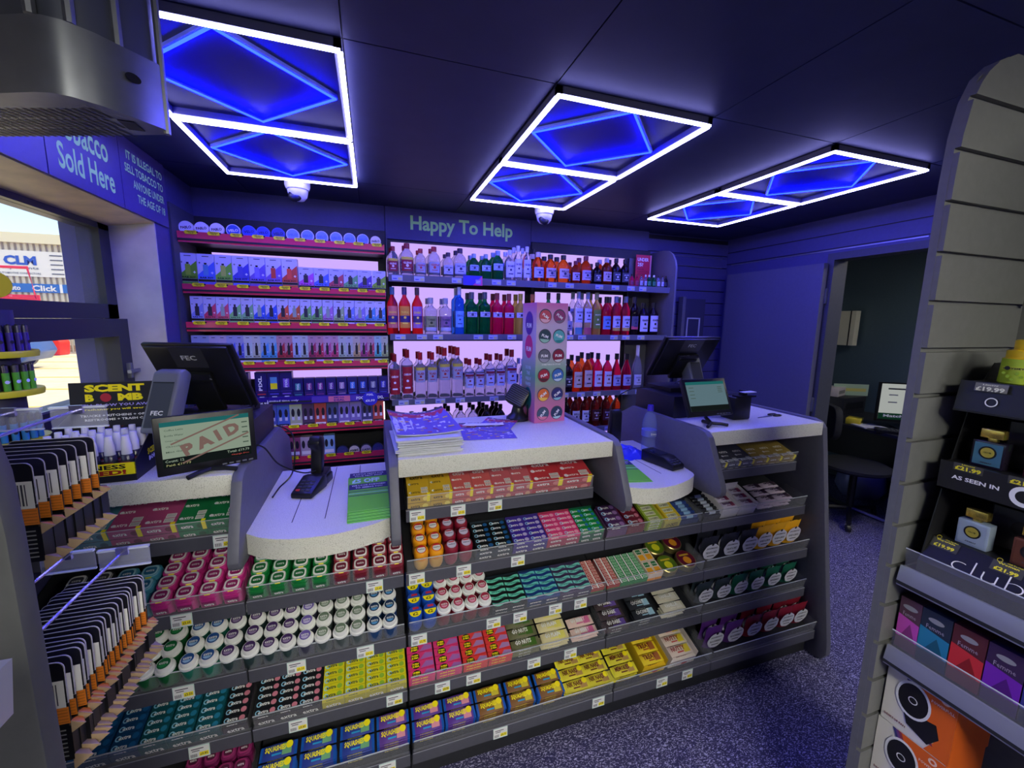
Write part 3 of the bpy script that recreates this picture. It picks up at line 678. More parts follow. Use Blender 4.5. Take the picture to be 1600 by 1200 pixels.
g_(p_tube((40, 70, 140), (150, 190, 220)), 2, [1.250], .010, .019, 5, 'blue mint roll', 'blue mint rolls', 'right of yellow lozenge packs', .0305)
g_(p_tube((26, 28, 36), (190, 200, 210)), 2, [1.372], .012, .019, 6, 'black and white mint roll', 'black mint rolls', 'left end under right till', .0305)
base_box(2, 1.322, 1.418, .006, .128, .030, C((34, 36, 44)), 'low black carton of mint rolls under right till')
for i, (u, c) in enumerate(((1.472, (226, 222, 226)), (1.575, (226, 220, 228)))):
    t = thing('display_carton', 'white open carton of chocolate bars, %s, under right till' % ('left one' if i == 0 else 'right one'), 'carton', tpos(2, u, .012), TR_ROT)
    b = MB(); b.box(-.047, .047, 0, .13, 0, .04, C(c)); b.box(-.047, -.0455, 0, .13, .04, .06, C(c)); b.box(.0455, .047, 0, .13, .04, .06, C(c)); b.box(-.047, .047, .128, .13, .04, .07, C(c)); b.build('tray', t)
cb = p_bar(C((216, 208, 220)), C((130, 60, 120)), 'cocoa', C((90, 40, 100)), w=.07, d=.032, h=.015, blob=C((150, 60, 90)))
for i, u in enumerate((1.472, 1.575)): g_(cb, 2, [u], .018, .036, 3, 'white and purple wrapped bar in %s white carton' % ('left', 'right')[i], 'white wrapped bars', 'under right till', .041)
cb = p_bar(C((196, 180, 196)), C((40, 30, 50)), 'crisp', C((40, 20, 60)), w=.08, d=.034, h=.018, blob=C((60, 40, 60)))
block([(cb, [1.70, 1.80], 'pale pink and black wrapped bar')], 2, .018, .04, 3, 3, .019, 'pale pink wrapped bars', 'right till')
# bags
def bags(pr, t, us, v, group, nm, place, back=True):
    for j in range(2 if back else 1):
        for i, u in enumerate(us):
            q = tpos(t, u+.004*j, v+.036*j, .002)
            pr.put(q, (TH-.17, 0, .04*math.sin(i*3+j)), '%s, %s from left, %s, %s' % (nm, ORD[i], 'front' if j == 0 else 'behind', place), group)
bags(p_bag(C((34, 36, 46)), 'THROAT & CHEST'), 3, [1.375, 1.490, 1.598], .055, 'black sweet bags', 'black bag of sweets with white label', 'third shelf, right till')
bags(p_bag(C((232, 170, 30)), 'HONEY & LEMON'), 3, [1.692, 1.782, 1.872], .060, 'yellow sweet bags', 'yellow bag of sweets with white label', 'third shelf, right till')
bags(p_bag(C((40, 52, 60)), 'WINTER MINT', w=.088, h=.10), 4, [1.36, 1.462], .055, 'dark grey sweet bags', 'dark grey bag of sweets, white label', 'fourth shelf, right till')
bags(p_bag(C((20, 90, 70)), 'PEPPERMINT', w=.088, h=.10), 4, [1.561, 1.661, 1.765, 1.868], .055, 'green sweet bags', 'green bag of sweets with white label', 'fourth shelf, right till')
bags(p_bag(C((84, 40, 120)), 'BLACKBERRY', w=.098, h=.105), 5, [1.368, 1.480], .06, 'purple sweet bags', 'purple bag of sweets, white label', 'bottom shelf, right till')
bags(p_bag(C((130, 24, 44)), 'CHERRY', w=.094, h=.105), 5, [1.590, 1.690, 1.788, 1.875], .06, 'dark red sweet bags', 'dark red bag of sweets, white label', 'bottom shelf, right till')
# A4/B4 gum sticks in tiers
us = [-.86, -.795, -.728, -.662, -.596, -.530]
def sticks4(us, pr, nm, grp, place, cc):
    for i, u in enumerate(us):
        base_box(4, u, u+.0645, .002, .118, .043, cc, '%s display carton, %s from left, fourth shelf %s' % (nm, ORD[i], place), 'extra')
        for j in range(5): pr.put(tpos(4, u+.0322, .004+.0226*j, .0435), TR_ROT, '%s gum pack on carton %s from left, %s back, %s' % (nm, ORD[i], ORD[j], place), grp)
sticks4(us[:3], p_stick(C((16, 70, 120)), C((30, 100, 160)), w=.062), 'blue', 'blue gum packs', 'left', C((20, 60, 100)))
sticks4(us[3:], p_stick(C((14, 84, 96)), C((40, 130, 170)), w=.062), 'teal', 'teal gum packs', 'left', C((20, 76, 84)))
bpk = p_stick(C((24, 26, 32)), C((216, 130, 150)), w=.062)
sticks4([-.461], bpk, 'black and pink', 'black and pink gum packs', 'left of seam', C((50, 40, 50)))
sticks4([-.380, -.319, -.257], bpk, 'black and rose', 'black and pink gum packs', 'below left ledge', C((50, 40, 50)))
sticks4([-.190, -.124, -.059, .0065], p_stick(C((224, 214, 30)), C((150, 190, 60)), C((40, 70, 60)), w=.062), 'yellow', 'yellow gum packs', 'below left ledge', C((190, 180, 40)))
# C4 chews and bars
def p_chew(c, c2):
    b = MB(); w, d, h = .088, .026, .016; b.box(-w/2, w/2, 0, d, 0, h, C(c)); b.prism([(-w*.02, .002), (w*.48, .004), (w*.48, .018), (w*.2, .022)], 'z', h, h+.0004, C(c2))
    b.disc((-w*.2, d*.5, h+.0008), X3, Y3, w*.17, BLK, 12, ry=d*.46); b.text('HUBBA', (-w*.2, d*.64, h+.0013), X3, Y3, w*.26, d*.26, YEL, .04, 1); b.text('BUBBA', (-w*.2, d*.33, h+.0013), X3, Y3, w*.26, d*.26, YEL, .04, 1)
    b.text('HUBBA BUBBA', (-w*.08, -.0006, h*.5), X3, Z3, w*.6, h*.5, YEL, .03, 1)
    return Proto(tag(b.build('bubblegum_pack'), '', 'bubblegum pack'))
block([(p_chew((230, 60, 130), (170, 110, 190)), [.1225, .216], 'pink bubblegum pack')], 4, .004, .028, 4, 3, .0168, 'pink bubblegum packs', 'centre fourth shelf')
block([(p_chew((236, 64, 66), (170, 130, 190)), [.310, .402], 'red bubblegum pack')], 4, .004, .028, 4, 3, .0168, 'red bubblegum packs', 'centre fourth shelf')
def p_gbar(c, c2, tx, w=.096, d=.038): return p_bar(C(c), C(c2), tx, WHITE, w=w, d=d, h=.017, blob=C(c2), name='snack_bar', cat='snack bar')
block([(p_gbar((110, 110, 80), (70, 110, 40), 'GO NUTS'), [.506], 'green and brown snack bar')], 4, .012, .042, 3, 3, .018, 'green snack bars', 'centre fourth shelf')
block([(p_gbar((222, 210, 160), (230, 220, 110), 'GO PLAIN'), [.625], 'cream and yellow snack bar')], 4, .012, .042, 3, 3, .018, 'cream snack bars', 'centre fourth shelf')
block([(p_gbar((230, 200, 190), (220, 110, 160), 'GO BERRY'), [.755], 'cream and pink snack bar')], 4, .012, .042, 2, 2, .018, 'pink snack bars', 'centre fourth shelf')
block([(p_gbar((70, 56, 60), (110, 84, 170), 'GO DARK'), [.900], 'dark brown and purple snack bar')], 4, .012, .042, 3, 2, .018, 'purple snack bars', 'fourth shelf, right ledge')
block([(p_gbar((40, 44, 52), (160, 200, 220), 'COCONUT'), [1.035], 'black and pale blue snack bar')], 4, .016, .042, 3, 3, .018, 'pale blue snack bars', 'fourth shelf, right ledge')
block([(p_gbar((206, 200, 180), (226, 222, 206), 'VANILLA'), [1.175], 'cream snack bar')], 4, .016, .042, 3, 3, .018, 'plain cream snack bars', 'fourth shelf, right ledge')
# bottom shelf
def sq(c, tx=YEL, bl=(120, 180, 130), ends=(30, 90, 180)): return p_bar(C(c), C((40, 160, 220)), 'SQUASHIES', tx, w=.088, d=.04, h=.015, flash=YEL, blob=C(bl), ends=C(ends, .25))
block([(sq((40, 60, 150)), [-.32, -.205, -.09], 'dark blue and green wrapped sweet pack')], 5, .022, .044, 2, 4, .0155, 'dark blue sweet packs', 'bottom left')
block([(sq((96, 60, 150), bl=(226, 150, 170)), [.022], 'purple wrapped sweet pack')], 5, .022, .044, 2, 4, .0155, 'purple sweet packs', 'left of seam')
block([(sq((90, 50, 150), bl=(226, 150, 170)), [.135, .245], 'purple and pink wrapped sweet pack')], 5, .022, .044, 2, 4, .0155, 'purple sweet packs', 'bottom centre')
block([(sq((130, 90, 50), bl=(220, 200, 60)), [.355, .470, .585], 'brown and yellow wrapped sweet pack')], 5, .022, .044, 2, 4, .0155, 'brown sweet packs', 'bottom centre')
yb = lambda tx: p_bar(C((226, 214, 60)), C((120, 70, 40)), tx, C((110, 50, 30)), w=.094, d=.04, h=.016, flash=YEL, blob=C((190, 150, 90)), ends=C((236, 226, 60)))
block([(yb('NIK NAKS'), [.700, .795], 'yellow wrapped sweet pack')], 5, .022, .044, 3, 2, .017, 'yellow sweet packs', 'bottom centre')
block([(yb('MEMORIES'), [.905], 'pale yellow wrapped sweet pack')], 5, .022, .044, 3, 3, .017, 'pale yellow sweet packs', 'bottom right')
def snackbox(u, w, c, c2, lab, bars, t5):
    t = thing('snack_carton', lab, 'carton', tpos(5, u, .02), TR_ROT)
    b = MB(); h = .07; b.box(-w/2, w/2, 0, .16, 0, h*.55, C(c)); b.box(-w/2, -w/2+.0015, 0, .16, h*.55, h, C(c)); b.box(w/2-.0015, w/2, 0, .16, h*.55, h, C(c)); b.box(-w/2, w/2, .158, .16, h*.55, h*1.3, C(c)); b.build('carton', t)
    b = MB(); b.text(t5, (0, -.0006, h*.3), X3, Z3, w*.6, h*.2, C(c2), .03, 1); b.disc((w*.1, -.0005, h*.14), X3, Z3, w*.12, C((190, 60, 50)), 10, ry=h*.1); b.build('print', t)
snackbox(1.035, .115, (226, 190, 40), (120, 40, 40), 'yellow open carton of yellow wrapped cakes, bottom shelf right ledge', None, 'CAKES')
snackbox(1.178, .130, (224, 214, 204), (180, 60, 60), 'white open carton of wrapped nut bars, bottom shelf right ledge', None, 'NUT BARS')
g_(p_bar(C((232, 206, 40)), C((170, 80, 40)), 'TREAT', C((120, 40, 30)), w=.088, d=.04, h=.02, blob=C((170, 100, 50))), 5, [1.035], .030, .043, 3, 'yellow wrapped cake in yellow carton', 'yellow wrapped cakes', 'bottom shelf', .040)
g_(p_bar(C((222, 206, 190)), C((200, 60, 50)), 'NUTTY', C((150, 50, 40)), w=.10, d=.04, h=.02, blob=C((232, 210, 50))), 5, [1.178], .030, .043, 3, 'cream wrapped nut bar in white carton', 'cream nut bars', 'bottom shelf', .040)
g_(p_tub('', C((130, 30, 90)), C((130, 30, 90)), C((90, 20, 60)), ringc=C((160, 50, 110)), yl=False, sz=.04), 5, [-.55, -.505, -.46, -.418], .03, .043, 3, 'dark magenta gum tub', 'dark magenta gum tubs', 'bottom left shelf')

# ------------------------------------------------------------------ things on the counter
def monitor(name, label, W, Hh, loc, rot, screen_fn, lift=.012, bezel=.014, cat='screen', tilt=-.05):
    t = thing(name, label, cat, loc, rot)
    Mx = Matrix.Translation((0, 0, lift)) @ Matrix.Rotation(tilt, 4, 'X')
    b = MB(); b.box(-W/2, W/2, 0, .018, 0, Hh, BLACKP); b.box(-W*.35, W*.35, .018, .034, Hh*.2, Hh*.8, BLACKP); b.rot(0, Mx); b.build('housing', t, bevel=.003)
    b = MB(); i0 = 0; screen_fn(b, W-2*bezel, Hh-2*bezel-.008, bezel+.008); b.rot(0, Mx); b.build('display', t)
    b = MB()
    for i in range(5): b.box(W*.12+i*.016, W*.12+.011+i*.016, -.0015, 0, .004, .008, GREYP)
    b.rot(0, Mx); b.build('buttons', t)
    b = MB(); b.tube([(0, .03, .06), (0, .035, .03), (0, .005, .012)], .008, BLACKP, 8)
    for s_ in (-1, 1): b.tube([(0, .0, .012), (s_*.03, -.02, .012), (s_*.055, -.035, .008)], .007, BLACKP, 8)
    b.tube([(0, .0, .012), (0, .05, .009)], .008, BLACKP, 8); b.build('stand', t); return t
sgreen = glow('screen_paper', (172, 190, 168), .55); sdark = glow('screen_dark', (20, 26, 26), .8); steal = glow('screen_teal', (40, 120, 120), .6); stext = glow('screen_text', (90, 110, 96), .5); spaid = glow('screen_stamp', (150, 120, 112), .55); sblue = glow('screen_blue', (110, 140, 150), .6); swht = glow('screen_white', (200, 205, 200), .6)
def scr_paid(b, W, Hh, z0):
    y = -.0008; b.quad((0, y, z0+Hh/2), X3, Z3, W, Hh, sgreen); y -= .0004
    b.quad((0, y, z0+Hh*.95), X3, Z3, W, Hh*.10, steal); b.quad((0, y, z0+Hh*.10), X3, Z3, W, Hh*.2, sdark)
    for i in range(5): b.text(('Coffee Latte', 'Bottle Water', 'Crisps Cheese', 'Chocolate', 'Mint Gum')[i], (-W*.36, y-.0003, z0+Hh*(.82-.12*i)), X3, Z3, W*.2, Hh*.04, stext, .01, 1); b.quad((W*.44, y-.0003, z0+Hh*(.80-.12*i)), X3, Z3, W*.07, Hh*.025, stext)
    a = .36; dx = (math.cos(a), 0, math.sin(a)); dz = (-math.sin(a), 0, math.cos(a)); yy = y-.0006
    b.text('P A I D', (W*.04, yy, z0+Hh*.52), dx, dz, W*.70, Hh*.27, spaid, .06, 2)
    for s_ in (-1, 1): b.quad((W*.04+dz[0]*s_*Hh*.24, yy, z0+Hh*.52+dz[2]*s_*Hh*.24), dx, dz, W*.84, Hh*.035, spaid)
    b.text('Count: 12', (-W*.38, yy, z0+Hh*.14), X3, Z3, W*.2, Hh*.06, sgreen, .02, 1); b.text('Paid: £19.79', (-W*.34, yy, z0+Hh*.05), X3, Z3, W*.26, Hh*.05, C((190, 190, 120)), .02, 1)
    b.text('Total: £19.79', (W*.34, yy, z0+Hh*.14), X3, Z3, W*.27, Hh*.06, sgreen, .02, 1); b.text('Change Due', (W*.36, yy, z0+Hh*.05), X3, Z3, W*.22, Hh*.045, C((190, 60, 50)), .02, 1)
def scr_list(b, W, Hh, z0):
    y = -.0008; b.quad((0, y, z0+Hh/2), X3, Z3, W, Hh, sblue); y -= .0004
    b.quad((0, y, z0+Hh*.95), X3, Z3, W, Hh*.10, steal); b.quad((0, y, z0+Hh*.09), X3, Z3, W, Hh*.18, sdark)
    for i in range(4): b.quad((-W*.38, y-.0003, z0+Hh*(.80-.12*i)), X3, Z3, W*.12, Hh*.02, stext); b.quad((W*.36, y-.0003, z0+Hh*(.80-.06*i)), X3, Z3, W*.12, Hh*.02, stext)
monitor('customer_display', 'black customer display showing PAID stamp, on left till worktop', .228, .158, (-.441, 1.322, 1.1175), (0, 0, .42), scr_paid)
monitor('customer_display', 'black customer display with item list, on right till worktop', .238, .165, (1.37, 1.375, 1.1175), (0, 0, .02), scr_list, lift=.045, tilt=-.42)
def pos(x, y, rz, lab, W=.32, tilt=.55, Hh=.225, pz=.075, so=0, slab=((-.03, .0), (.045, 0), (.085, .15), (.06, .172), (.035, .165))):
    t = thing('till_terminal', lab, 'till', (x, y, 1.2205), (0, 0, rz))
    # stand: slab rising from the customer side, leaning over
    b = MB(); b.prism(slab, 'x', so-.04, so+.04, GREYP); o = b.build('stand', t, bevel=.008)
    b = MB(); dz = Vector((0, slab[4][0]-slab[0][0], slab[4][1])).normalized(); n = Vector((0, -dz.z, dz.y))
    def fp(k): return Vector((so, slab[0][0], .0))+dz*k+n*.0012
    b.quad(fp(.085), X3, dz, .060, .135, mat('stand_face', (60, 62, 70), .35)); b.quad(fp(.150)+n*.0005, X3, dz, .06, .003, BLACKP)
    b.text('FEC', fp(.06)+n*.001, X3, dz, .034, .013, WHITE, .02, 2)
    b.build('stand_front', t)
    # screen seen from behind
    Mx = Matrix.Translation((0, .11, pz)) @ Matrix.Rotation(tilt, 4, 'X')
    b = MB()
    b.prism([(-W/2, 0), (W/2, 0), (W/2, Hh), (-W/2, Hh)], 'y', -.004, .01, BLACKP)
    b.prism([(-W/2+.012, .01), (W/2-.012, .01), (W/2-.012, Hh-.004), (-W/2+.012, Hh-.004)], 'y', -.016, -.004, BLACKP)
    b.prism([(-W*.16, .0), (W*.16, 0), (W*.18, Hh*.62), (-W*.18, Hh*.62)], 'y', -.034, -.016, BLACKP); b.rot(0, Mx); b.build('screen_housing', t, bevel=.004)
    b = MB(); b.quad((0, -.0165, Hh*.83), X3, Z3, W*.36, Hh*.30, mat('back_plate', (48, 48, 54), .3)); b.text('FEC', (0, -.0172, Hh*.83), X3, Z3, .046, .017, C((190, 192, 198)), .02, 2)
    for s_ in (-1, 1): b.disc((s_*.05, -.0345, Hh*.55), X3, Z3, .004, GREYP, 10)
    b.box(-.05, .05, -.04, -.034, Hh*.50, Hh*.53, BLACKP); b.rot(0, Mx); b.build('back_logo', t)
    b = MB(); b.quad((0, .0105, Hh/2), X3, Z3, W-.02, Hh-.02, C((14, 14, 18), .1)); b.rot(0, Mx); b.build('touchscreen', t)
    b = MB(); b.box(-.09, .09, .02, .20, 0, .02, BLACKP); b.build('base', t)
    b = MB()
    for k in range(5):
        x = .05+.013*k; b.tube([(x-.02, .12, .10), (x+.01, .10, .08-.01*k), (x+.02, .13, .04), (x-.005, .16, .012)], .0028, BLACKP if k != 2 else WHITE, 6)
    b.build('cables', t); return t
for x0, x1, y0, lab in ((-.80, -.375, 1.50, 'black cash drawer box on left till worktop'), (1.297, 1.70, 1.53, 'black cash drawer box on right till worktop')):
    t = thing('cash_drawer', lab, 'cash drawer', ((x0+x1)/2, y0, 1.1175)); w_ = (x1-x0)/2
    MB().box(-w_, w_, 0, .29, 0, .102, mat('drawer_metal', (30, 30, 38), .45, noise=.05)).build('case', t, bevel=.003)
    MB().box(-w_+.01, w_-.01, .2905, .293, .01, .09, BLACKP).build('drawer_front', t)
pos(-.5455, 1.547, -.30, 'black till terminal seen from behind on left cash drawer', W=.276, tilt=.5, Hh=.245, pz=.03, slab=((-.165, .0), (-.11, 0), (-.045, .155), (-.065, .175), (-.092, .168)))
pos(1.45, 1.615, .04, 'black till terminal seen from behind on right cash drawer', W=.335, so=.05)
# barcode scanner/card terminal
t = thing('barcode_scanner', 'black handheld scanner upright in its cradle on left ledge', 'scanner', (-.20, 1.60, .9495), (0, 0, -.25))
b = MB(); b.prism(b.rrect(.062, .11, .015), 'z', 0, .03, BLACKP); b.prism([(-.05, .03), (.05, .03), (.045, .05), (-.02, .04)], 'x', -.025, .025, BLACKP); b.build('cradle', t, bevel=.004)
b = MB(); b.prism([(0, 0), (.03, 0), (.055, .10), (.05, .135), (.01, .145), (-.01, .12), (.012, .09)], 'x', -.020, .020, BLACKP)
for i in range(len(b.v)): v = b.v[i]; b.v[i] = (v[0]-.01, v[1]-.01, v[2]+.035)
b.build('scanner_body', t, bevel=.008)
t = thing('card_terminal', 'black card payment terminal lying in front of the scanner on left ledge', 'card terminal', (-.245, 1.47, .9495), (0, 0, -.35))
b = MB(); b.prism([(0, 0), (.115, 0), (.115, .045), (.085, .05), (0, .018)], 'x', -.036, .036, BLACKP); b.build('body', t, bevel=.005)
b = MB()
for i in range(4):
    for j in range(3): b.box(-.024+.017*j, -.012+.017*j, .012+.014*i, .021+.014*i, .0225+.0053*i, .0265+.0053*i, C((200, 60, 50)) if (i == 0 and j == 0) else C((60, 62, 74)))
b.build('keypad', t)
t = thing('card_terminal', 'black card payment terminal on the right ledge beside the till panel', 'card terminal', (1.185, 1.34, .9495), (0, 0, .22))
b = MB(); b.prism([(0, 0), (.17, 0), (.17, .05), (.05, .045), (0, .02)], 'x', -.036, .036, BLACKP); b.build('body', t, bevel=.005)
b = MB()
for i in range(3):
    for j in range(3): b.box(-.024+.017*j, -.012+.017*j, .005+.012*i, .013+.012*i, .023+.005*i, .027+.005*i, C((70, 72, 84)))
b.quad((0, .11, .0485), X3, (0, .999, .04), .05, .07, C((30, 34, 50), .15)); b.build('keypad', t)
# leaflets
def leaf(x, y, rz, n, lab, z=.9495, dz=.0011):
    gr = C((118, 214, 56)); nv = C((44, 44, 96))
    for i in range(n):
        t = thing('leaflet', '', 'leaflet', (x+random.uniform(-.003, .003), y-(n-1-i)*.0045+.02+random.uniform(-.001, .001), z+i*dz), (0, 0, rz+random.uniform(-.012, .012)))
        t['label'] = lab[0] if i == n-1 else lab[1]
        if i < n-1: t['group'] = lab[2]
        q = MB().box(-.066, .066, 0, .34, 0, dz*.8, gr); q.quad((0, .0015, dz*.8+.0002), X3, Y3, .132, .0015, nv if i % 3 == 1 else C((190, 230, 150))); q.build('sheet', t)
        if i >= n-1:
            b = MB(); zz = dz*.8+.0003
            b.quad((0, .315, zz), X3, Y3, .132, .05, nv); b.text('A LITTLE TREAT FOR', (0, .323, zz+.0003), X3, Y3, .112, .012, WHITE, .03, 1); b.text('YOUR FIRST SHOP', (0, .303, zz+.0003), X3, Y3, .10, .012, WHITE, .03, 1)
            b.text('£5 OFF', (-.01, .255, zz), X3, Y3, .095, .04, C((206, 240, 226)), .04, 2); b.quad((0, .20, zz), X3, Y3, .132, .05, nv)
            b.text('WE LOOK FORWARD', (0, .21, zz+.0003), X3, Y3, .115, .012, WHITE, .03, 1); b.text('TO SEEING YOU', (0, .19, zz+.0003), X3, Y3, .09, .012, WHITE, .03, 1)
            for k in range(3): b.quad((0, .158-.018*k, zz), X3, Y3, .132, .005, nv if k != 1 else C((170, 220, 190)))
            b.build('print', t)
leaf(-.022, 1.275, .03, 12, ('top green and navy discount leaflet of stack on left ledge', 'green discount leaflet within the stack on left ledge', 'stacked green leaflets'))
leaf(.935, 1.265, -.20, 3, ('green and navy discount leaflet on right ledge', 'green leaflet underneath on the right ledge', 'right ledge leaflets'))
# magazines
def mag(x, y, rz, z, lab, w=.21, d=.28, curl=.0, th=.003, grp=None, sheet=False):
    t = thing('promotional_magazine', lab, 'magazine', (x, y, z), (0, 0, rz), grp); nx = 8
    b = MB(); vs = []; n = nx+1
    def zz(u, v): return curl*(abs(u)*2)**2*(.3+.7*(v))
    ny = 4
    for k in (0, th):
        for j in range(ny+1):
            for i in range(n): u = -.5+i/nx; v = j/ny; vs.append((u*w, v*d, zz(u, v)+k))
    fs = []; o = n*(ny+1)
    for s_ in (0, 1):
        for j in range(ny):
            for i in range(nx): a = s_*o+j*n+i; fs.append((a, a+1, a+n+1, a+n))
    for i in range(nx): fs.append((i, i+1, o+i+1, o+i)); a = ny*n; fs.append((a+i, a+i+1, o+a+i+1, o+a+i))
    for j in range(ny): fs.append((j*n, (j+1)*n, o+(j+1)*n, o+j*n)); fs.append((j*n+nx, (j+1)*n+nx, o+(j+1)*n+nx, o+j*n+nx))
    b.add(vs, fs, C((206, 208, 214))); b.build('pages', t)
    if sheet:
        b = MB(); rr = random.Random(int(x*1000+7)); cols = [C((232, 230, 240)), C((236, 200, 90)), C((200, 60, 80)), C((120, 90, 200)), C((240, 240, 250))]
        def cell(u0, u1, v0, v1, M, e=.0004):
            P = [(u*w, v*d, zz(u, v)+th+e) for u, v in ((u0, v0), (u1, v0), (u1, v1), (u0, v1))]; b.poly(P, M)
        for i in range(8):
            u0, u1 = -.5+i/8, -.375+i/8
            cell(u0, u1, 0, .92, C((112, 98, 186))); cell(u0, u1, .92, 1, C((60, 60, 80))); cell(u0, u1, .72, .90, C((190, 50, 90)), .0007)
        for k_ in range(80):
            u0 = rr.uniform(-.48, .40); v0 = rr.uniform(.02, .88); cell(u0, min(.49, u0+rr.uniform(.02, .10)), v0, min(.9, v0+rr.uniform(.01, .05)), rr.choice(cols), .001+.00002*k_)
        b.text('Londis', (0, .96*d, zz(.15, .96)+th+.002), X3, Y3, w*.7, d*.045, WHITE, .03, 2)
        b.build('cover', t)
    return t
for i in range(11): mag(.168+random.uniform(-.008, .008), 1.315+random.uniform(0, .012), random.uniform(-.04, .05), 1.1175+.0046*i, 'printed magazine within the pile at left of centre worktop', curl=.002, th=.0038, grp='piled magazines')
mag(.175, 1.36, .06, 1.170, 'topmost colourful magazine of the pile, centre worktop', curl=.022, sheet=True, w=.22, d=.34)
mag(.40, 1.42, -.12, 1.1178, 'colourful magazine lying loose beside the pile, centre worktop', w=.20, d=.26, curl=.0, th=.002, sheet=True)
mag(.43, 1.53, -.55, 1.1215, 'small colourful leaflet lying across the loose magazine', w=.14, d=.2, curl=.004, th=.001, sheet=True)
t = thing('folded_receipt', 'folded white paper slip lying on the loose magazines', 'paper', (.42, 1.60, 1.13), (0, 0, -.1))
MB().prism([(-.09, 0), (-.07, .03), (.06, .012), (.085, .03), (.08, -.015), (-.06, -.01)], 'z', 0, .001, WHITE).build('sheet', t)
# small fan
t = thing('desk_fan', 'small black desk fan on centre worktop left of the tall carton', 'fan', (.60, 1.70, 1.1175), (0, 0, -.5))
b = MB(); b.lathe([(.001, 0), (.05, 0), (.05, .012), (.03, .03), (.022, .06), (.022, .075), (.0005, .075)], BLACKP, 24); b.build('base', t)
FM = Matrix.Translation((0, .0, .105)) @ Matrix.Rotation(-.35, 4, 'X') @ Matrix.Rotation(.45, 4, 'Y')
b = MB(); b.prism(b.rrect(.09, .09, .02), 'y', -.025, .025, BLACKP); b.rot(0, FM); b.build('housing', t, bevel=.004)
b = MB()
for k in range(9): b.box(-.038, .038, -.0275, -.025, -.036+.009*k, -.032+.009*k, C((70, 70, 100)))
b.rot(0, FM); b.build('grille', t)
b = MB(); b.cyl(.008, .0, .07, BLACKP, 10, cx=.05); b.build('pivot', t)
# tall pink vape display carton with circular windows
t = thing('tall_display_carton', 'tall pastel pink and green carton with round windows, centre worktop', 'display carton', (.72, 1.62, 1.1175), (0, 0, .10))
def grad_mat():
    M = mat('pastel_gradient', (206, 140, 190), .4); N = M.node_tree; b = N.nodes['Principled BSDF']; tc = N.nodes.new('ShaderNodeTexCoord'); sp = N.nodes.new('ShaderNodeSeparateXYZ'); cr = N.nodes.new('ShaderNodeValToRGB')
    e = cr.color_ramp.elements; e[0].position = 0; e[0].color = lin((214, 110, 160))+(1,); e[1].position = 1; e[1].color = lin((214, 110, 170))+(1,)
    for p, c in ((.18, (190, 120, 150)), (.40, (110, 170, 130)), (.62, (200, 180, 200)), (.82, (200, 180, 205))):
        q = e.new(p); q.color = lin(c)+(1,)
    N.links.new(tc.outputs['Generated'], sp.inputs[0]); N.links.new(sp.outputs[2], cr.inputs[0]); N.links.new(cr.outputs[0], b.inputs['Base Color']); return M
MB().box(-.075, .075, 0, .13, 0, .51, grad_mat()).build('box', t)
b = MB(); rr = random.Random(3)
cols = [((200, 80, 90), (230, 180, 190)), ((150, 60, 110), (120, 110, 130)), ((40, 70, 80), (150, 200, 180)), ((90, 180, 180), (40, 130, 130)), ((100, 100, 110), (160, 160, 170)), ((140, 30, 60), (220, 220, 220)), ((170, 40, 60), (90, 40, 50)), ((60, 110, 180), (200, 220, 230)), ((220, 110, 50), (240, 200, 80)), ((50, 50, 110), (140, 200, 210)), ((70, 90, 110), (220, 130, 150)), ((40, 60, 90), (180, 220, 220))]
for i in range(6):
    for j in range(2):
        z = .455-.083*i; x = -.034+.068*j; c1, c2 = cols[i*2+j]
        b.disc((x, -.0008, z), X3, Z3, .030, C((70, 70, 84)), 24); b.disc((x, -.0012, z-.002), X3, Z3, .027, C(c1), 24); b.disc((x, -.0014, z-.002), X3, Z3, .0255, C(c2), 10, a0=200+20*j, a1=330)
        b.text('FUM', (x, -.0018, z), (math.cos(.3*(i-2)), 0, math.sin(.3*(i-2))), (-math.sin(.3*(i-2)), 0, math.cos(.3*(i-2))), .032, .012, WHITE, .04, 2)
b.text('SOMETHING IN STORE', (0, -.001, .252), X3, Z3, .09, .006, WHITE, .02, 1)
for k, (z, c) in enumerate(((.425, (90, 50, 150)), (.325, (220, 50, 120)))):
    b.disc((-.0758, .065, z), (0, -1, 0), Z3, .036, C(c), 24, ry=.05); b.text('FUM', (-.0762, .065, z-.01), (0, -1, 0), Z3, .045, .02, WHITE, .04, 2)
for k, tx in enumerate(('DISCOVER', 'THE', 'WORLD OF', 'VAPES')): b.text(tx, (-.0762, .065, .235-.024*k), (0, -1, 0), Z3, .05 if k != 1 else .03, .015, C((190, 220, 220)), .03, 1)
b.disc((-.0758, .065, .10), (0, -1, 0), Z3, .035, C((30, 110, 100)), 24, ry=.05); b.build('print', t)
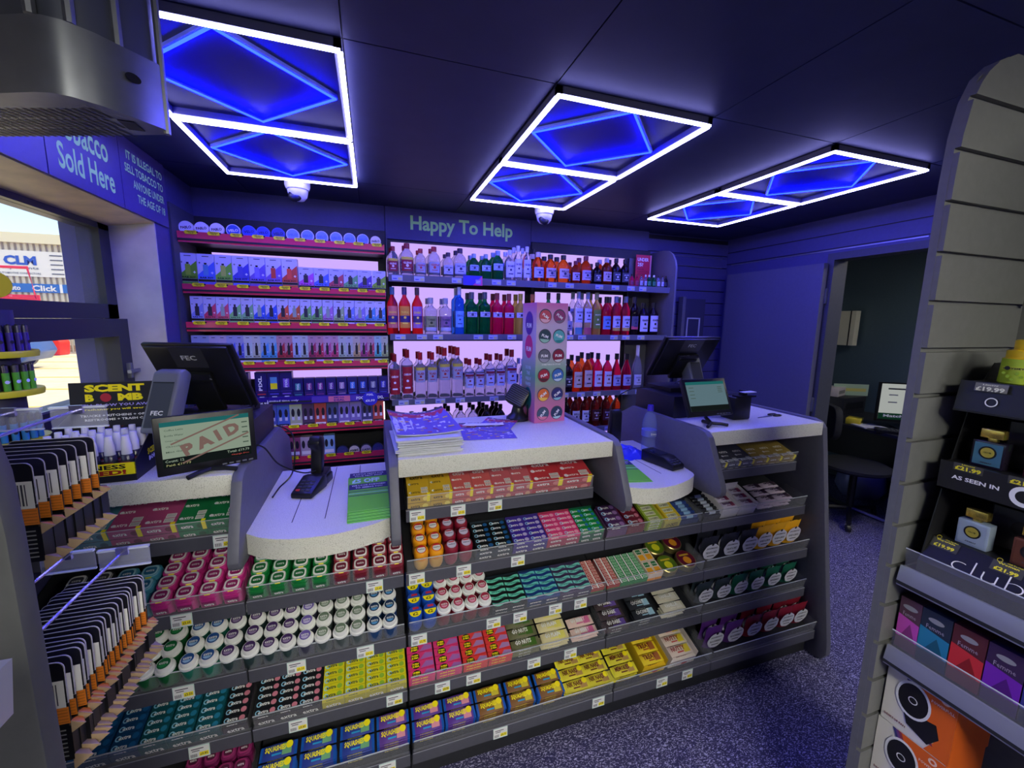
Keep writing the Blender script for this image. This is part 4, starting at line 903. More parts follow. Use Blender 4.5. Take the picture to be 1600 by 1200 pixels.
# water bottle, bag, scissors, labels
t = thing('water_bottle', 'clear plastic water bottle with blue cap on right ledge', 'bottle', (1.195, 1.56, .9495))
pet = clear('pet_plastic', (200, 214, 245), .15, (225, 232, 255), .08)
b = MB(); b.lathe([(.001, .001), (.03, 0), (.033, .01), (.031, .03), (.033, .05), (.029, .085), (.033, .12), (.033, .15), (.024, .185), (.013, .2), (.0125, .205)], pet, 24); b.build('body', t)
b = MB(); b.lathe([(.0145, .205), (.0145, .212), (.0125, .232), (.0005, .233)], C((70, 50, 200), .35), 16); b.build('cap', t)
b = MB(); b.lathe([(.0338, .088), (.0338, .118)], C((110, 120, 190)), 24); b.text('Evian', (0, -.0352, .103), X3, Z3, .03, .01, WHITE, .02, 1); b.build('label', t)
b = MB(); rr = random.Random(5); vs = []; n = 13
for j in range(n):
    for i in range(n):
        u, v = i/(n-1), j/(n-1); e = min(u, 1-u, v, 1-v)*4
        vs.append((-.10+.20*u+rr.uniform(-.004, .004), -.09+.18*v+rr.uniform(-.004, .004), max(0, min(1, e))*(.022+rr.uniform(-.012, .014))+.0005))
fs = [(j*n+i, j*n+i+1, (j+1)*n+i+1, (j+1)*n+i) for j in range(n-1) for i in range(n-1)]
b.add(vs, fs, mat('blue_film', (50, 60, 220), .2, coat=.6)); tag(b.build('plastic_bag', loc=(1.085, 1.59, .9495)), 'crumpled blue plastic bag on right ledge behind leaflets', 'plastic bag')
t = thing('phone_handset', 'dark cordless device leaning against panel behind the centre worktop', 'handset', (1.13, 1.72, .9495), (0, 0, .1))
MB().prism([(0, 0), (.05, 0), (.05, .02), (.035, .17), (.015, .18), (0, .16)], 'x', -.028, .028, BLACKP).build('body', t, bevel=.006)
MB().quad((0, .0075, .09), X3, (0, 0, 1), .04, .1, C((40, 42, 60), .15)).build('screen', t)
t = thing('scissors', 'black-handled scissors lying on right till worktop', 'scissors', (1.80, 1.45, 1.1175), (0, 0, .15))
b = MB(); b.prism([(-.10, 0), (0, -.006), (0, .006)], 'z', 0, .003, STEEL); b.build('blade', t)
b = MB()
for s_ in (-1, 1):
    P = [(.03+.026*math.cos(a*math.pi/8), s_*.012+.012*math.sin(a*math.pi/8), .004) for a in range(17)]; b.tube(P, .003, BLACKP, 6)
b.build('handles', t)
for i, (x, y, c) in enumerate(((1.775, 1.68, (60, 140, 190)), (1.77, 1.72, (90, 180, 200)), (1.80, 1.66, (150, 200, 220)))):
    b = MB(); b.lathe([(.03, 0), (.036, .003), (.036, .010), (.03, .013)], C(c), 18); b.lathe([(.016, .0005), (.016, .0125)], WHITE, 14)
    tag(b.build('label_roll', loc=(x, y, 1.1177+.0135*i)), 'blue and white tape roll, %s in the small pile, right worktop' % ('lowest', 'middle', 'topmost')[i], 'tape roll')
t = thing('receipt_printer', 'black receipt printer right of the customer display, right till worktop', 'printer', (1.60, 1.43, 1.1175), (0, 0, .03))
MB().box(-.05, .05, 0, .08, 0, .105, BLACKP).build('case', t, bevel=.006)
b = MB(); b.box(-.04, .06, -.012, .03, .105, .112, BLACKP); b.box(-.02, .05, -.02, .01, .128, .131, WHITE); b.box(.0, .03, .01, .03, .112, .135, BLACKP); b.build('lid', t)
def cable(path, lab, r=.0026):
    P = [Vector(p) for p in path]; out = []
    for i in range(len(P)-1):
        p0, p1, p2, p3 = P[max(i-1, 0)], P[i], P[i+1], P[min(i+2, len(P)-1)]
        for k in range(8):
            s_ = k/8; out.append(.5*((2*p1)+(-p0+p2)*s_+(2*p0-5*p1+4*p2-p3)*s_*s_+(-p0+3*p1-3*p2+p3)*s_**3))
    out.append(P[-1]); b = MB(); b.tube(out, r, BLACKP, 6); tag(b.build('cable'), lab, 'cable')
cable([(-.40, 1.42, 1.17), (-.33, 1.40, 1.16), (-.30, 1.46, 1.08), (-.25, 1.56, 1.01), (-.205, 1.60, 1.0)], 'black cable from left customer display to the scanner')
cable([(-.345, 1.68, 1.16), (-.29, 1.66, 1.12), (-.29, 1.62, 1.0), (-.33, 1.58, .955), (-.335, 1.50, .955)], 'black cable looping down the left till side panel')
cable([(1.33, 1.72, 1.235), (1.22, 1.76, 1.22), (1.13, 1.78, 1.15), (1.10, 1.74, 1.03), (1.08, 1.70, .96), (1.16, 1.52, .956), (1.20, 1.50, .97)], 'black cable from right till terminal down to the right ledge')
# scent display
t = thing('air_freshener_display', 'open black carton display of air freshener sprays on left worktop', 'display carton', (-.715, 1.305, 1.1175), (0, 0, .06))
dk = C((26, 26, 36)); W_ = .22
b = MB(); b.box(-W_/2, W_/2, 0, .22, 0, .018, dk); b.box(-W_/2, W_/2, 0, .002, .018, .05, YEL)
for s_ in (-1, 1): b.prism([(0, .018), (.22, .018), (.22, .15), (.12, .11), (0, .05)], 'x', s_*W_/2-(.002 if s_ > 0 else 0), s_*W_/2+(.002 if s_ < 0 else 0), dk)
b.prism([(.216, .018), (.22, .018), (.235, .235), (.231, .235)], 'x', -W_/2, W_/2, dk); b.build('carton', t)
b = MB(); b.text('FRESHNESS', (.01, -.001, .041), X3, Z3, .16, .012, BLK, .03, 2); b.text('SPEED!', (.035, -.001, .026), X3, Z3, .11, .013, C((170, 40, 30)), .05, 2)
up_ = Vector((0, .07, .998)); 
def bp(x, z): return Vector((x, .2155+.0695*(z-.018), z))+Vector((0, -.0006, 0))
b.text('SCENT', bp(-.005, .218), X3, up_, .14, .022, YEL, .06, 2); b.text('B', bp(-.065, .19), X3, up_, .02, .022, YEL, .06, 2); b.text('MB', bp(.03, .19), X3, up_, .06, .022, YEL, .06, 2); b.disc(bp(-.028, .19), X3, up_, .013, C((180, 40, 60)), 14)
b.text('WILL BLOW YOU AWAY!', bp(.0, .168), X3, up_, .19, .009, C((170, 160, 240)), .03, 1); b.text('Freshener you will ever try!', bp(.0, .155), X3, up_, .17, .008, YEL, .02, 1)
b.text('TRUCKS + KITCHENS + OFFICES', bp(.0, .137), X3, up_, .18, .007, WHITE, .03, 1); b.text('RESTROOMS + TRASH CANS', bp(.0, .125), X3, up_, .16, .007, WHITE, .03, 1); b.text('www.ScentBomb.com', bp(.0, .10), X3, up_, .13, .006, C((200, 50, 40)), .02, 1)
b.text('SCENT', (W_/2+.001, .11, .055), Y3, Z3, .07, .018, YEL, .05, 1); b.text('BOMB', (W_/2+.001, .11, .035), Y3, Z3, .06, .014, WHITE, .05, 1); b.build('print', t)
sp = thing('spray_bottle', '', 'spray bottle')
b = MB(); b.lathe([(.001, 0), (.0135, 0), (.0135, .045), (.009, .052)], C((60, 56, 90), .2), 14); b.lathe([(.0138, .012), (.0138, .036)], C((36, 40, 60)), 14); b.build('body', sp)
b = MB(); b.lathe([(.0115, .05), (.0105, .075), (.008, .092), (.0075, .10), (.0005, .1005)], C((216, 214, 240), .25), 14); b.build('cap', sp)
b = MB(); b.quad((0, -.0142, .024), X3, Z3, .02, .016, C((150, 60, 80))); b.text('SCENT', (0, -.0145, .026), X3, Z3, .016, .005, WHITE, .03, 1); b.build('label', sp)
SPR = Proto(sp); k = 0
for j in range(4):
    for i in range(6):
        a = .06; lx, ly = -.088+.035*i, .022+.045*j
        SPR.put((-.715+lx*math.cos(a)-ly*math.sin(a), 1.305+lx*math.sin(a)+ly*math.cos(a), 1.136), (0, 0, a), 'white-capped spray bottle, %s from left, %s of the display' % (ORD[i], ROWN[j].replace('back row', 'fourth row')), 'spray bottles')

# ------------------------------------------------------------------ back wall shelving
BL = glow('backlight', (.60, .40, 1.0), BACKLIT, True)
RED = mat('shelf_strip_red', (232, 62, 96), .22, coat=.5)
t_v = thing('vape_shelving', 'tall shelving of vape boxes with red edge strips behind the left till', 'shelving', (0, 0, 0))
b = MB(); b.box(-.94, .098, 2.90, 2.925, 0, 2.11, DARK); b.box(-.944, -.934, 2.60, 2.92, 0, 2.11, ANTH); b.build('back_panel', t_v)
VZ = [(1.928, 1.982), (1.670, 1.718), (1.470, 1.520), (1.250, 1.301), (1.052, 1.098), (.877, .925), (.681, .735)]
for k, (za, zb) in enumerate(VZ):
    b = MB(); b.box(-.93, .082, 2.645, 2.90, za+.01, za+.02, DARK); 
    if k == 0: b.box(-.93, .082, 2.66, 2.75, za+.02, za+.044, DARK)
    sh = b.build('shelf', t_v)
    M = RED if k != 4 else mat('shelf_strip_purple', (60, 36, 150), .3)
    MB().prism([(2.65, za), (2.655, za), (2.655, zb), (2.645, zb)], 'x', -.932, .084, M).build('shelf_strip', sh)
for za, zb in ((1.760, 1.915), (1.62, 1.655), (1.40, 1.44), (1.175, 1.235)):
    MB().box(-.86, .05, 2.893, 2.8995, za, zb, BL).build('light_panel', t_v)
b = MB(); b.box(.052, .058, 2.66, 2.67, .93, 1.04, glow('led_edge', (.8, .7, 1.0), 3.0, True)); b.build('light_strip', t_v)
# yellow price tags on strips
tm = MB(); tm.prism([(-.03, 0), (-.024, .009), (.024, .009), (.03, 0), (.024, -.009), (-.024, -.009)], 'y', -.0015, 0, YEL); tm.text('AMAZING', (0, -.002, .003), X3, Z3, .036, .006, BLK, .03, 1); tm.text('VALUE', (0, -.002, -.004), X3, Z3, .024, .005, BLK, .03, 1)
tm.disc((.029, -.0018, .002), X3, Z3, .0045, BLK, 8)
vt = None
for k, (za, zb) in enumerate(VZ):
    if k == 4: continue
    for i in range(10 if k < 5 else 9):
        x = -.87+.1015*i+(.012 if k % 2 else 0)
        if vt is None: vt = tm.build('price_tag', t_v); o = vt
        else: o = vt.copy(); COL.objects.link(o); o.parent = t_v
        o.location = (x, 2.643, zb-.004)
b = MB(); z = 1.075
b.quad((-.22, 2.643, z), X3, Z3, .26, .036, C((90, 60, 170))); b.text('Limited time only', (-.50, 2.642, z), X3, Z3, .16, .014, WHITE, .02, 1); b.quad((-.20, 2.642, z), X3, Z3, .12, .034, C((230, 120, 150))); b.text('MEGA', (-.20, 2.6415, z+.008), X3, Z3, .06, .009, C((60, 40, 140)), .04, 1); b.text('DEAL', (-.20, 2.6415, z-.007), X3, Z3, .06, .013, C((60, 40, 140)), .04, 1)
b.text('PIXL', (-.08, 2.6415, z), X3, Z3, .05, .018, WHITE, .04, 1); b.text('PIXL', (.03, 2.6415, z), X3, Z3, .05, .018, WHITE, .04, 1)
b.text('MEGA DEAL', (-.72, 2.6415, z-.006), X3, Z3, .12, .02, C((240, 150, 180)), .04, 1)
b.disc((.0-.055+.03, 2.640, z-.006), X3, Z3, .044, C((50, 44, 190)), 24); b.text('PIXL', (-.025, 2.6395, z+.018), X3, Z3, .04, .012, WHITE, .04, 1); b.text('£6.99', (-.025, 2.6395, z-.018), X3, Z3, .055, .016, WHITE, .05, 1)
b.text('£4.99', (-.60, 2.6395, z-.010), X3, Z3, .055, .014, WHITE, .05, 1); b.build('promotion_strip', t_v)
# cans
def p_can(c1, c2, tx, tc, r=.033):
    t = thing('nicotine_tin', '', 'nicotine tin')
    b = MB(); b.lathe([(.0005, 0), (r, 0), (r, .02), (.0005, .02)], C(c1), 24); b.rot(0, Matrix.Translation((0, 0, r)) @ Matrix.Rotation(math.pi/2, 4, 'X') @ Matrix.Translation((0, 0, -.0))); b.build('tin', t)
    b = MB(); b.disc((0, -.0205, r), X3, Z3, r*.88, C(c2), 22); b.text(tx, (0, -.0215, r), (.985, 0, .12), (-.12, 0, .985), r*1.45, r*.42, C(tc), .03, 2); b.build('label', t); return Proto(t)
ca = p_can((236, 232, 240), (240, 236, 244), 'PABLO', (70, 20, 50)); cb_ = p_can((220, 225, 245), (60, 90, 190), 'VELO', (240, 240, 255)); cc = p_can((80, 100, 220), (50, 70, 200), 'VELO', (20, 30, 90)); cd = p_can((60, 70, 170), (50, 60, 150), 'VELO', (20, 30, 80)); ce = p_can((210, 210, 250), (120, 150, 235), 'VELO', (90, 120, 220)); cf = p_can((232, 226, 200), (236, 230, 206), 'PABLO', (30, 30, 30), r=.030)
xs7 = [-.902, -.834, -.765, -.690, -.616, -.548, -.475, -.403, -.328, -.254, -.179, -.107, -.034, .037]
for i, x in enumerate(xs7):
    p, n = [(ca, 'white and dark red'), (ca, 'white and dark red'), (ca, 'white and dark red'), (cb_, 'white-rimmed blue'), (cc, 'bright blue'), (cc, 'bright blue'), (cd, 'dull blue')][i] if i < 7 else ((ce, 'pale blue') if i < 13 else (cf, 'cream'))
    p.put((x, 2.70, 1.9735), (-.06, 0, 0), 'round %s nicotine tin, %s from the left on topmost vape shelf' % (n, ORD[i]), 'nicotine tins on the top shelf')
# boxes
def p_vape(c1, c2, base, tx, w=.077, h=.185, d=.05, style='pod', bc=None):
    t = thing('vape_box', '', 'vape box')
    b = MB(); b.box(-w/2, w/2, 0, d, 0, h, C(base)); b.build('box', t)
    b = MB(); y = -.0006
    b.poly([(w/2, y, h*.30), (w/2, y, h*.80), (-w/2, y, h*.42), (-w/2, y, h*.30)], C(c1))
    b.quad((0, y, h*.26), X3, Z3, w, h*.07, BLK); b.quad((0, y, h*.11), X3, Z3, w, h*.22, C(bc or c1)); b.disc((0, y-.0003, h*.08), X3, Z3, w*.22, C(c2), 12, a0=0, a1=180)
    if style == 'pod':
        b.quad((-.002, y-.0004, h*.55), X3, Z3, w*.30, h*.30, C(c2)); b.quad((-.002, y-.0004, h*.73), X3, Z3, w*.15, h*.05, BLK)
    else:
        b.quad((0, y-.0004, h*.53), X3, Z3, w*.34, h*.30, C(c2)); b.quad((0, y-.0004, h*.72), X3, Z3, w*.17, h*.1, C(c2))
    b.text('+', (-w*.36, y-.0003, h*.75), X3, Z3, w*.13, w*.13, PRINT, .02, 1); b.text('+', (w*.34, y-.0005, h*.48), X3, Z3, w*.16, w*.16, WHITE, .03, 1)
    b.text(tx, (-.0, y-.0005, h*.34), X3, Z3, w*.78, h*.045, BLK, .03, 1); b.quad((0, y-.0003, h*.93), X3, Z3, w*.4, h*.02, PRINT)
    b.build('print', t); return t
V2 = [((110, 170, 40), (150, 190, 50)), ((80, 110, 220), (90, 150, 200)), ((120, 190, 60), (180, 200, 80)), ((70, 70, 190), (80, 80, 190)), ((110, 90, 200), (130, 120, 220)), ((120, 90, 190), (200, 70, 50)), ((200, 70, 50), (230, 80, 50))]
for i, (a, c) in enumerate(V2):
    t = p_vape(a, c, (206, 206, 226), 'BAR KIT', bc=[(90, 160, 60), (110, 90, 200), (200, 190, 60), (90, 110, 220), (110, 80, 180), (90, 70, 170), (210, 100, 50)][i]); t.location = (-.903+.0792*i, 2.665, 1.6905)
    t['label'] = 'large pale vape kit box with coloured device, %s from left, second shelf' % ORD[i]; t['group'] = 'large vape kit boxes'
V2b = [(190, 80, 190), (80, 110, 220), (190, 70, 90), (110, 180, 110), (90, 60, 170), (130, 180, 60)]
for i, a in enumerate(V2b):
    t = p_vape(a, (40, 40, 50), (196, 196, 224), 'SALT', h=.142, bc=(100, 90, 190)); t.location = (-.345+.0787*i, 2.665, 1.6905)
    t['label'] = 'shorter vape kit box, %s of the six at right, second shelf' % ORD[i]; t['group'] = 'shorter vape kit boxes'
V3 = [(140, 150, 220), (210, 60, 100), (220, 80, 110), (130, 200, 120), (130, 190, 130), (50, 90, 210), (50, 90, 210), (220, 90, 60), (210, 100, 60), (120, 190, 100), (110, 180, 100), (180, 120, 190), (160, 190, 130), (120, 140, 220), (140, 130, 210), (70, 150, 210), (80, 150, 210)]
for i, a in enumerate(V3):
    t = p_vape(a, (44, 40, 56) if i % 3 != 2 else (150, 170, 150), (200, 200, 224), 'SALTS', w=.0565, h=.165, style='liq', bc=a if i % 2 == 0 or i < 4 else (200, 200, 230)); t.location = (-.882+.0583*i, 2.665, 1.4905)
    t['label'] = 'narrow eliquid box with bottle picture, %s from left, third vape shelf' % ORD[i]; t['group'] = 'narrow eliquid boxes on third shelf'
V4 = [(70, 100, 200), (60, 100, 190), (150, 130, 200), (160, 130, 190), (80, 100, 210), (90, 100, 200), (190, 210, 200), (190, 200, 170), (80, 160, 220), (80, 170, 210), (180, 40, 60), (180, 40, 60), (170, 190, 220), (180, 200, 190), (170, 40, 90), (200, 50, 80), (200, 80, 140), (210, 60, 110), (180, 200, 170), (180, 190, 180), (200, 170, 110), (170, 50, 120), (190, 60, 90), (80, 190, 190), (170, 190, 120)]
for i, a in enumerate(V4):
    t = p_vape(a, (26, 24, 36), tuple(int(x*.35+130) for x in a), 'ELUX', w=.0405, h=.178, style='liq', bc=a if i % 2 == 0 else (200, 200, 230)); t.location = (-.902+.0405*i, 2.665, 1.2705)
    t['label'] = 'small eliquid box with black bottle picture, %s from left, fourth shelf' % (ORD[i] if i < 24 else 'last'); t['group'] = 'small eliquid boxes on fourth shelf'
dv = C((38, 30, 100), .3)
def p_dark(w, h, acc, kind):
    t = thing('vape_box', '', 'vape box'); b = MB(); b.box(-w/2, w/2, 0, .05, 0, h, dv); b.build('box', t)
    b = MB(); y = -.0006
    if kind == 0: b.text('PIXL', (-.004, y, h*.62), Z3, (-1, 0, 0), h*.5, w*.3, WHITE, .04, 1)
    elif kind == 1: b.quad((0, y, h*.62), X3, Z3, w*.55, h*.42, C((90, 150, 200))); b.quad((0, y-.0003, h*.52), X3, Z3, w*.55, h*.2, YEL)
    else: b.quad((0, y, h*.62), X3, Z3, w*.5, h*.3, C(acc)); b.text('PIXL', (0, y-.0004, h*.62), Z3, (-1, 0, 0), h*.3, w*.2, WHITE, .03, 1)
    b.quad((0, y, h*.25), X3, Z3, w*.7, h*.04, C(acc)); b.quad((0, y, h*.15), X3, Z3, w*.4, h*.03, WHITE); b.quad((0, y, h*.34), X3, Z3, w, .0012, C(acc)); b.build('print', t); return t
k = 0
for x, w_, h_, acc, kd in [(-.83, .06, .168, (200, 80, 120), 0), (-.765, .06, .168, (90, 80, 190), 1), (-.70, .06, .168, (200, 80, 90), 0), (-.61, .060, .168, (200, 60, 60), 0), (-.546, .063, .168, (90, 80, 200), 1), (-.482, .062, .168, (130, 90, 200), 2)]+[(-.422+.0595*i, .054, .128, [(80, 160, 160), (150, 70, 130), (150, 60, 150), (120, 70, 160), (190, 150, 190), (60, 130, 220), (60, 110, 210), (150, 150, 160), (80, 80, 190)][i], 2) for i in range(9)]:
    t = p_dark(w_, h_, acc, kd); t.location = (x, 2.665, 1.0725); t['label'] = '%s navy blue vape box, %s from left, fifth shelf' % ('taller' if h_ > .15 else 'short', ORD[k]); t['group'] = 'navy vape boxes'; k += 1
V6 = [(60, 100, 210), (70, 90, 200), (60, 100, 210), (190, 200, 160), (70, 40, 80), (200, 60, 50), (60, 70, 130), (130, 110, 200), (140, 120, 200), (50, 50, 110), (200, 60, 50)]
for i, a in enumerate(V6):
    x = -.64+.066*i
    t = thing('vape_box', 'double vape refill box, %s from left, sixth shelf' % ORD[i], 'vape box', (x, 2.665, .8975), group='double vape refill boxes on the sixth shelf')
    b = MB(); b.box(-.032, .032, 0, .05, 0, .158, C(tuple(int(q*.8+30) for q in a))); b.build('box', t)
    b = MB()
    for s_ in (-1, 1): b.disc((s_*.015, -.0007, .10), X3, Z3, .009, C((30, 26, 40)), 10, ry=.025); b.quad((s_*.015, -.001, .066), X3, Z3, .014, .02, C((220, 220, 235)))
    b.quad((0, -.0007, .025), X3, Z3, .055, .022, WHITE if i % 2 else BLK); b.text('IVG REFILL', (0, -.001, .025), X3, Z3, .044, .01, BLK if i % 2 else WHITE, .03, 1); b.build('print', t)
for i, a in enumerate([(150, 70, 110), (190, 170, 180), (90, 40, 70), (150, 190, 220)]):
    t = thing('vape_box', 'double vape refill box, %s from left on lowest visible vape shelf' % ORD[i], 'vape box', (-.46+.063*i, 2.665, .7015), group='double vape refill boxes on the lowest shelf')
    b = MB(); b.box(-.03, .03, 0, .05, 0, .145, C(a)); b.build('box', t)
    b = MB()
    for s_ in (-1, 1): b.disc((s_*.015, -.0007, .10), X3, Z3, .009, C((30, 26, 40)), 10, ry=.025)
    b.quad((0, -.0007, .05), X3, Z3, .05, .02, WHITE); b.build('print', t)
d1 = p_can((40, 44, 80), (50, 60, 110), 'ULTRA', (90, 60, 120), r=.034); d2 = p_can((40, 40, 50), (226, 220, 190), 'mac', (30, 30, 30), r=.034); d3 = p_can((40, 44, 60), (190, 180, 180), 'DASH', (40, 30, 40), r=.034)
for i, (p, n) in enumerate(((d1, 'dark blue'), (d2, 'cream-labelled'), (d3, 'grey and black patterned'), (d1, 'plain dark blue'))):
    p.put((-.200+.0695*i, 2.70, .7015), (-.06, 0, 0), 'round %s nicotine tin, %s of four on lowest vape shelf' % (n, ORD[i]), None)

# liquor shelving
LZ = [(1.775, 1.816), (1.424, 1.462), (1.014, 1.052), (.745, .785)]
strip = mat('shelf_strip_grey', (110, 112, 130), .3)
for nm, x0, x1, lab in (('spirits_shelving', .103, 1.113, 'backlit spirits shelving left half, behind the centre counter'), ('spirits_shelving', 1.116, 2.128, 'backlit spirits shelving right half with curved end panel')):
    t = thing(nm, lab, 'shelving')
    b = MB(); b.box(x0, x1, 2.91, 2.926, 0, 2.06 if x0 < 1 else 2.115, DARK); b.build('back_panel', t)
    lx = x1-.02 if x0 < 1 else 1.92
    for k, (a, e) in enumerate(((1.823, 2.045), (1.475, 1.765), (1.068, 1.405), (.80, 1.002), (.60, .735))):
        MB().box(x0+.03, lx-.03, 2.902, 2.9095, a, e, BL).build('light_panel', t)
    for k, (za, zb) in enumerate(LZ):
        xe = x1-.0 if k != 2 else (x1 if x0 < 1 else 1.99)
        s_ = MB().box(x0, xe, 2.65, 2.90, zb-.018, zb-.006, DARK).build('shelf', t)
        MB().prism([(2.648, za), (2.656, za), (2.656, zb), (2.642, zb)], 'x', x0, xe, strip).build('shelf_strip', s_)
        b = None
        n = 8 if x0 < 1 else 7
        for i in range(n):
            if (i*7+k*3) % 5 == 4: continue
            x = x0+.05+.12*i+.01*((i+k) % 3)
            if x > xe-.05: continue
            key = 'lq'
            if key not in TKM:
                q = MB(); q.quad((0, 0, 0), X3, Z3, .062, .030, C((176, 184, 222))); q.quad((.016, -.0004, -.004), X3, Z3, .022, .016, C((200, 200, 150))); q.quad((-.014, -.0004, -.004), X3, Z3, .022, .006, C((80, 84, 190)))
                TKM[key] = q.build('price_ticket', s_); o = TKM[key]
            else: o = TKM[key].copy(); COL.objects.link(o); o.parent = s_
            o.location = (x, 2.6415, (za+zb)/2)
    MB().box(x0-.002, x0+.006, 2.87, 2.905, .5, 2.06, ANTH).build('upright', t)
    if x0 > 1:
        P = [(2.925, .4), (2.60, .4), (2.60, 1.95), (2.615, 2.01), (2.65, 2.06), (2.70, 2.09), (2.76, 2.10), (2.925, 2.10)]
        MB().prism(P, 'x', 2.131, 2.150, PANEL).build('end_panel', t, bevel=.004)
        MB().box(1.93, 2.13, 2.895, 2.905, .5, 2.05, PANEL).build('side_back_panel', t)
# promo card on shelf strip and UNDER 25 sign
b = MB(); b.box(-.062, .062, -.002, 0, -.03, .03, C((50, 40, 190))); b.poly([(.062, -.0024, -.03), (.062, -.0024, .03), (.0, -.0024, -.03)], C((210, 70, 150))); b.quad((.035, -.003, -.008), X3, Z3, .034, .028, C((150, 140, 240))); b.text('£17', (.035, -.0035, -.008), X3, Z3, .022, .012, WHITE, .03, 1)
tag(b.build('promotion_card', loc=(.615, 2.638, 1.80)), 'blue and pink promotion card clipped to the top spirits shelf edge', 'promotion card')
b = MB(); b.box(-.07, .07, 0, .002, 0, .215, C((210, 40, 70))); b.text('UNDER', (-.005, -.0006, .180), X3, Z3, .10, .026, WHITE, .02, 2); b.text('25?', (-.028, -.0006, .142), X3, Z3, .05, .026, WHITE, .02, 2); b.text('Please be', (-.025, -.0006, .108), X3, Z3, .06, .010, C((130, 20, 40)), .02, 1)
b.text('prepared to show', (-.0, -.0006, .088), X3, Z3, .11, .010, C((130, 20, 40)), .02, 1); b.text('proof of age', (-.01, -.0006, .068), X3, Z3, .08, .010, C((130, 20, 40)), .02, 1); b.box(.058, .070, -.004, .006, 0, .215, C((230, 150, 160)))
tag(b.build('age_sign', loc=(2.035, 2.86, 1.86)), 'red UNDER 25 age check sign at right end of top spirits shelf', 'sign')

# ------------------------------------------------------------------ bottles
def glass(n, rgb, tr=.85, rough=.03): return mat('glass_'+n, rgb, rough, trans=tr, ior=1.25)
G = {'clear': glass('clear', (232, 232, 246)), 'whisky': glass('whisky', (226, 96, 30)), 'amber': glass('amber', (190, 60, 20), .7), 'green': glass('green', (20, 130, 70), .7), 'red': glass('red', (236, 30, 30), .6), 'pink': glass('pink', (236, 30, 90), .6), 'yellow': glass('yellow', (220, 190, 90), .6), 'dark': glass('dark', (30, 18, 24), .3), 'blue': glass('blue', (60, 140, 240), .75), 'ruby': glass('ruby', (220, 20, 60), .6), 'orange': glass('orange', (246, 130, 60), .6), 'brown': glass('brown', (110, 30, 24), .5)}
SH = {'round': [(.0, 0), (.94, 0), (1, .015), (1, .60), (.93, .66), (.62, .74), (.36, .80), (.32, .86)], 'flask': [(0, 0), (.94, 0), (1, .02), (1.0, .55), (.96, .64), (.80, .72), (.52, .79), (.36, .83), (.34, .88)],
      'slim': [(0, 0), (.94, 0), (1, .015), (1, .66), (.92, .70), (.5, .75), (.36, .79), (.34, .84)], 'wine': [(0, 0), (.94, 0), (1, .02), (1, .46), (.82, .58), (.45, .72), (.30, .80), (.28, .90)], 'tall': [(0, 0), (.94, 0), (1, .015), (1, .70), (.90, .75), (.5, .79), (.40, .81), (.40, .86)]}
BP_ = {}
def bottle(h, w, g, cap, lab, tx, txc=(40, 40, 90), sh='round', lz=(.16, .50), sy=.85, capz=.84, capr=.42, extra=None):
    key = (h, w, g, cap, lab, tx, sh, lz, extra)
    if key in BP_: return BP_[key]
    R = w/2*.96; t = thing('spirits_bottle', '', 'bottle')
    b = MB(); b.lathe([(max(.0004, r*R), z*h) for r, z in SH[sh]], G[g], 18, sy=sy); b.build('glass', t)
    b = MB(); b.lathe([(R*capr, h*capz), (R*capr, h*.995), (R*capr*.9, h), (.0004, h)], C(cap, .3), 12, sy=1); b.build('cap', t)
    if lab:
        a = .95; b = MB(); b.lathe([(R*1.012, lz[0]*h), (R*1.012, lz[1]*h)], C(lab), 10, sy=sy, a0=-a, a1=a); zc = (lz[0]+lz[1])/2*h; y = -R*sy*1.04
        hh = (lz[1]-lz[0])*h
        b.text(tx, (0, y, zc+hh*.22), X3, Z3, R*1.25, min(hh*.18, .014), C(txc), .03, 1); b.quad((0, y, zc-hh*.28), X3, Z3, R*.9, hh*.06, C(txc)); b.disc((0, y+.0002, zc-hh*.02), X3, Z3, R*.22, C(txc), 8)
        if extra: b.lathe([(R*1.016, extra[0]*h), (R*1.016, extra[1]*h)], C(extra[2]), 10, sy=sy, a0=-a, a1=a)
        b.build('label', t)
    BP_[key] = Proto(t); return BP_[key]
def line(specs, z, y0, shelf):
    cnt = {}
    for x, h, w_, args, nm, deep in specs:
        i = cnt.get(nm, 0); cnt[nm] = i+1
        p = bottle(h, w_, **args)
        for k in range(deep):
            lab = '%s, %s%s' % (nm, '' if [s[4] for s in specs].count(nm) == 1 else ORD[i]+' from left, ', ('front, ' if k == 0 else ORD[k]+' behind, ')+shelf)
            p.put((x-.006*k, y0+w_*.5+(w_+.008)*k, z), (0, 0, 0), lab, nm+' on '+shelf if k else None)
c_red, c_dk, c_wh, c_gr = (150, 20, 30), (24, 22, 28), (226, 226, 240), (90, 96, 110)
vod1 = dict(g='clear', cap=c_red, lab=(150, 30, 50), tx='GLENS', txc=(240, 220, 225), sh='flask', extra=(.50, .58, (230, 210, 70)))
vod2 = dict(g='clear', cap=(180, 40, 40), lab=(176, 176, 200), tx='GIN', txc=(190, 60, 60), sh='flask')
gin3 = dict(g='clear', cap=(60, 40, 60), lab=(196, 200, 236), tx='DRY GIN', sh='flask')
ggr = dict(g='green', cap=(150, 170, 190), lab=(170, 190, 220), tx='Gordons', sh='flask', lz=(.34, .56))
clr = dict(g='clear', cap=(200, 204, 235), lab=(206, 210, 240), tx='BACARDI', sh='round', lz=(.12, .62))
wh1 = dict(g='whisky', cap=(220, 200, 190), lab=(190, 190, 226), tx='Whisky', sh='flask')
wh2 = dict(g='whisky', cap=c_dk, lab=(206, 190, 190), tx='BELLS', sh='flask', lz=(.18, .52))
wh3 = dict(g='amber', cap=(120, 30, 60), lab=(200, 190, 215), tx='GROUSE', sh='flask')
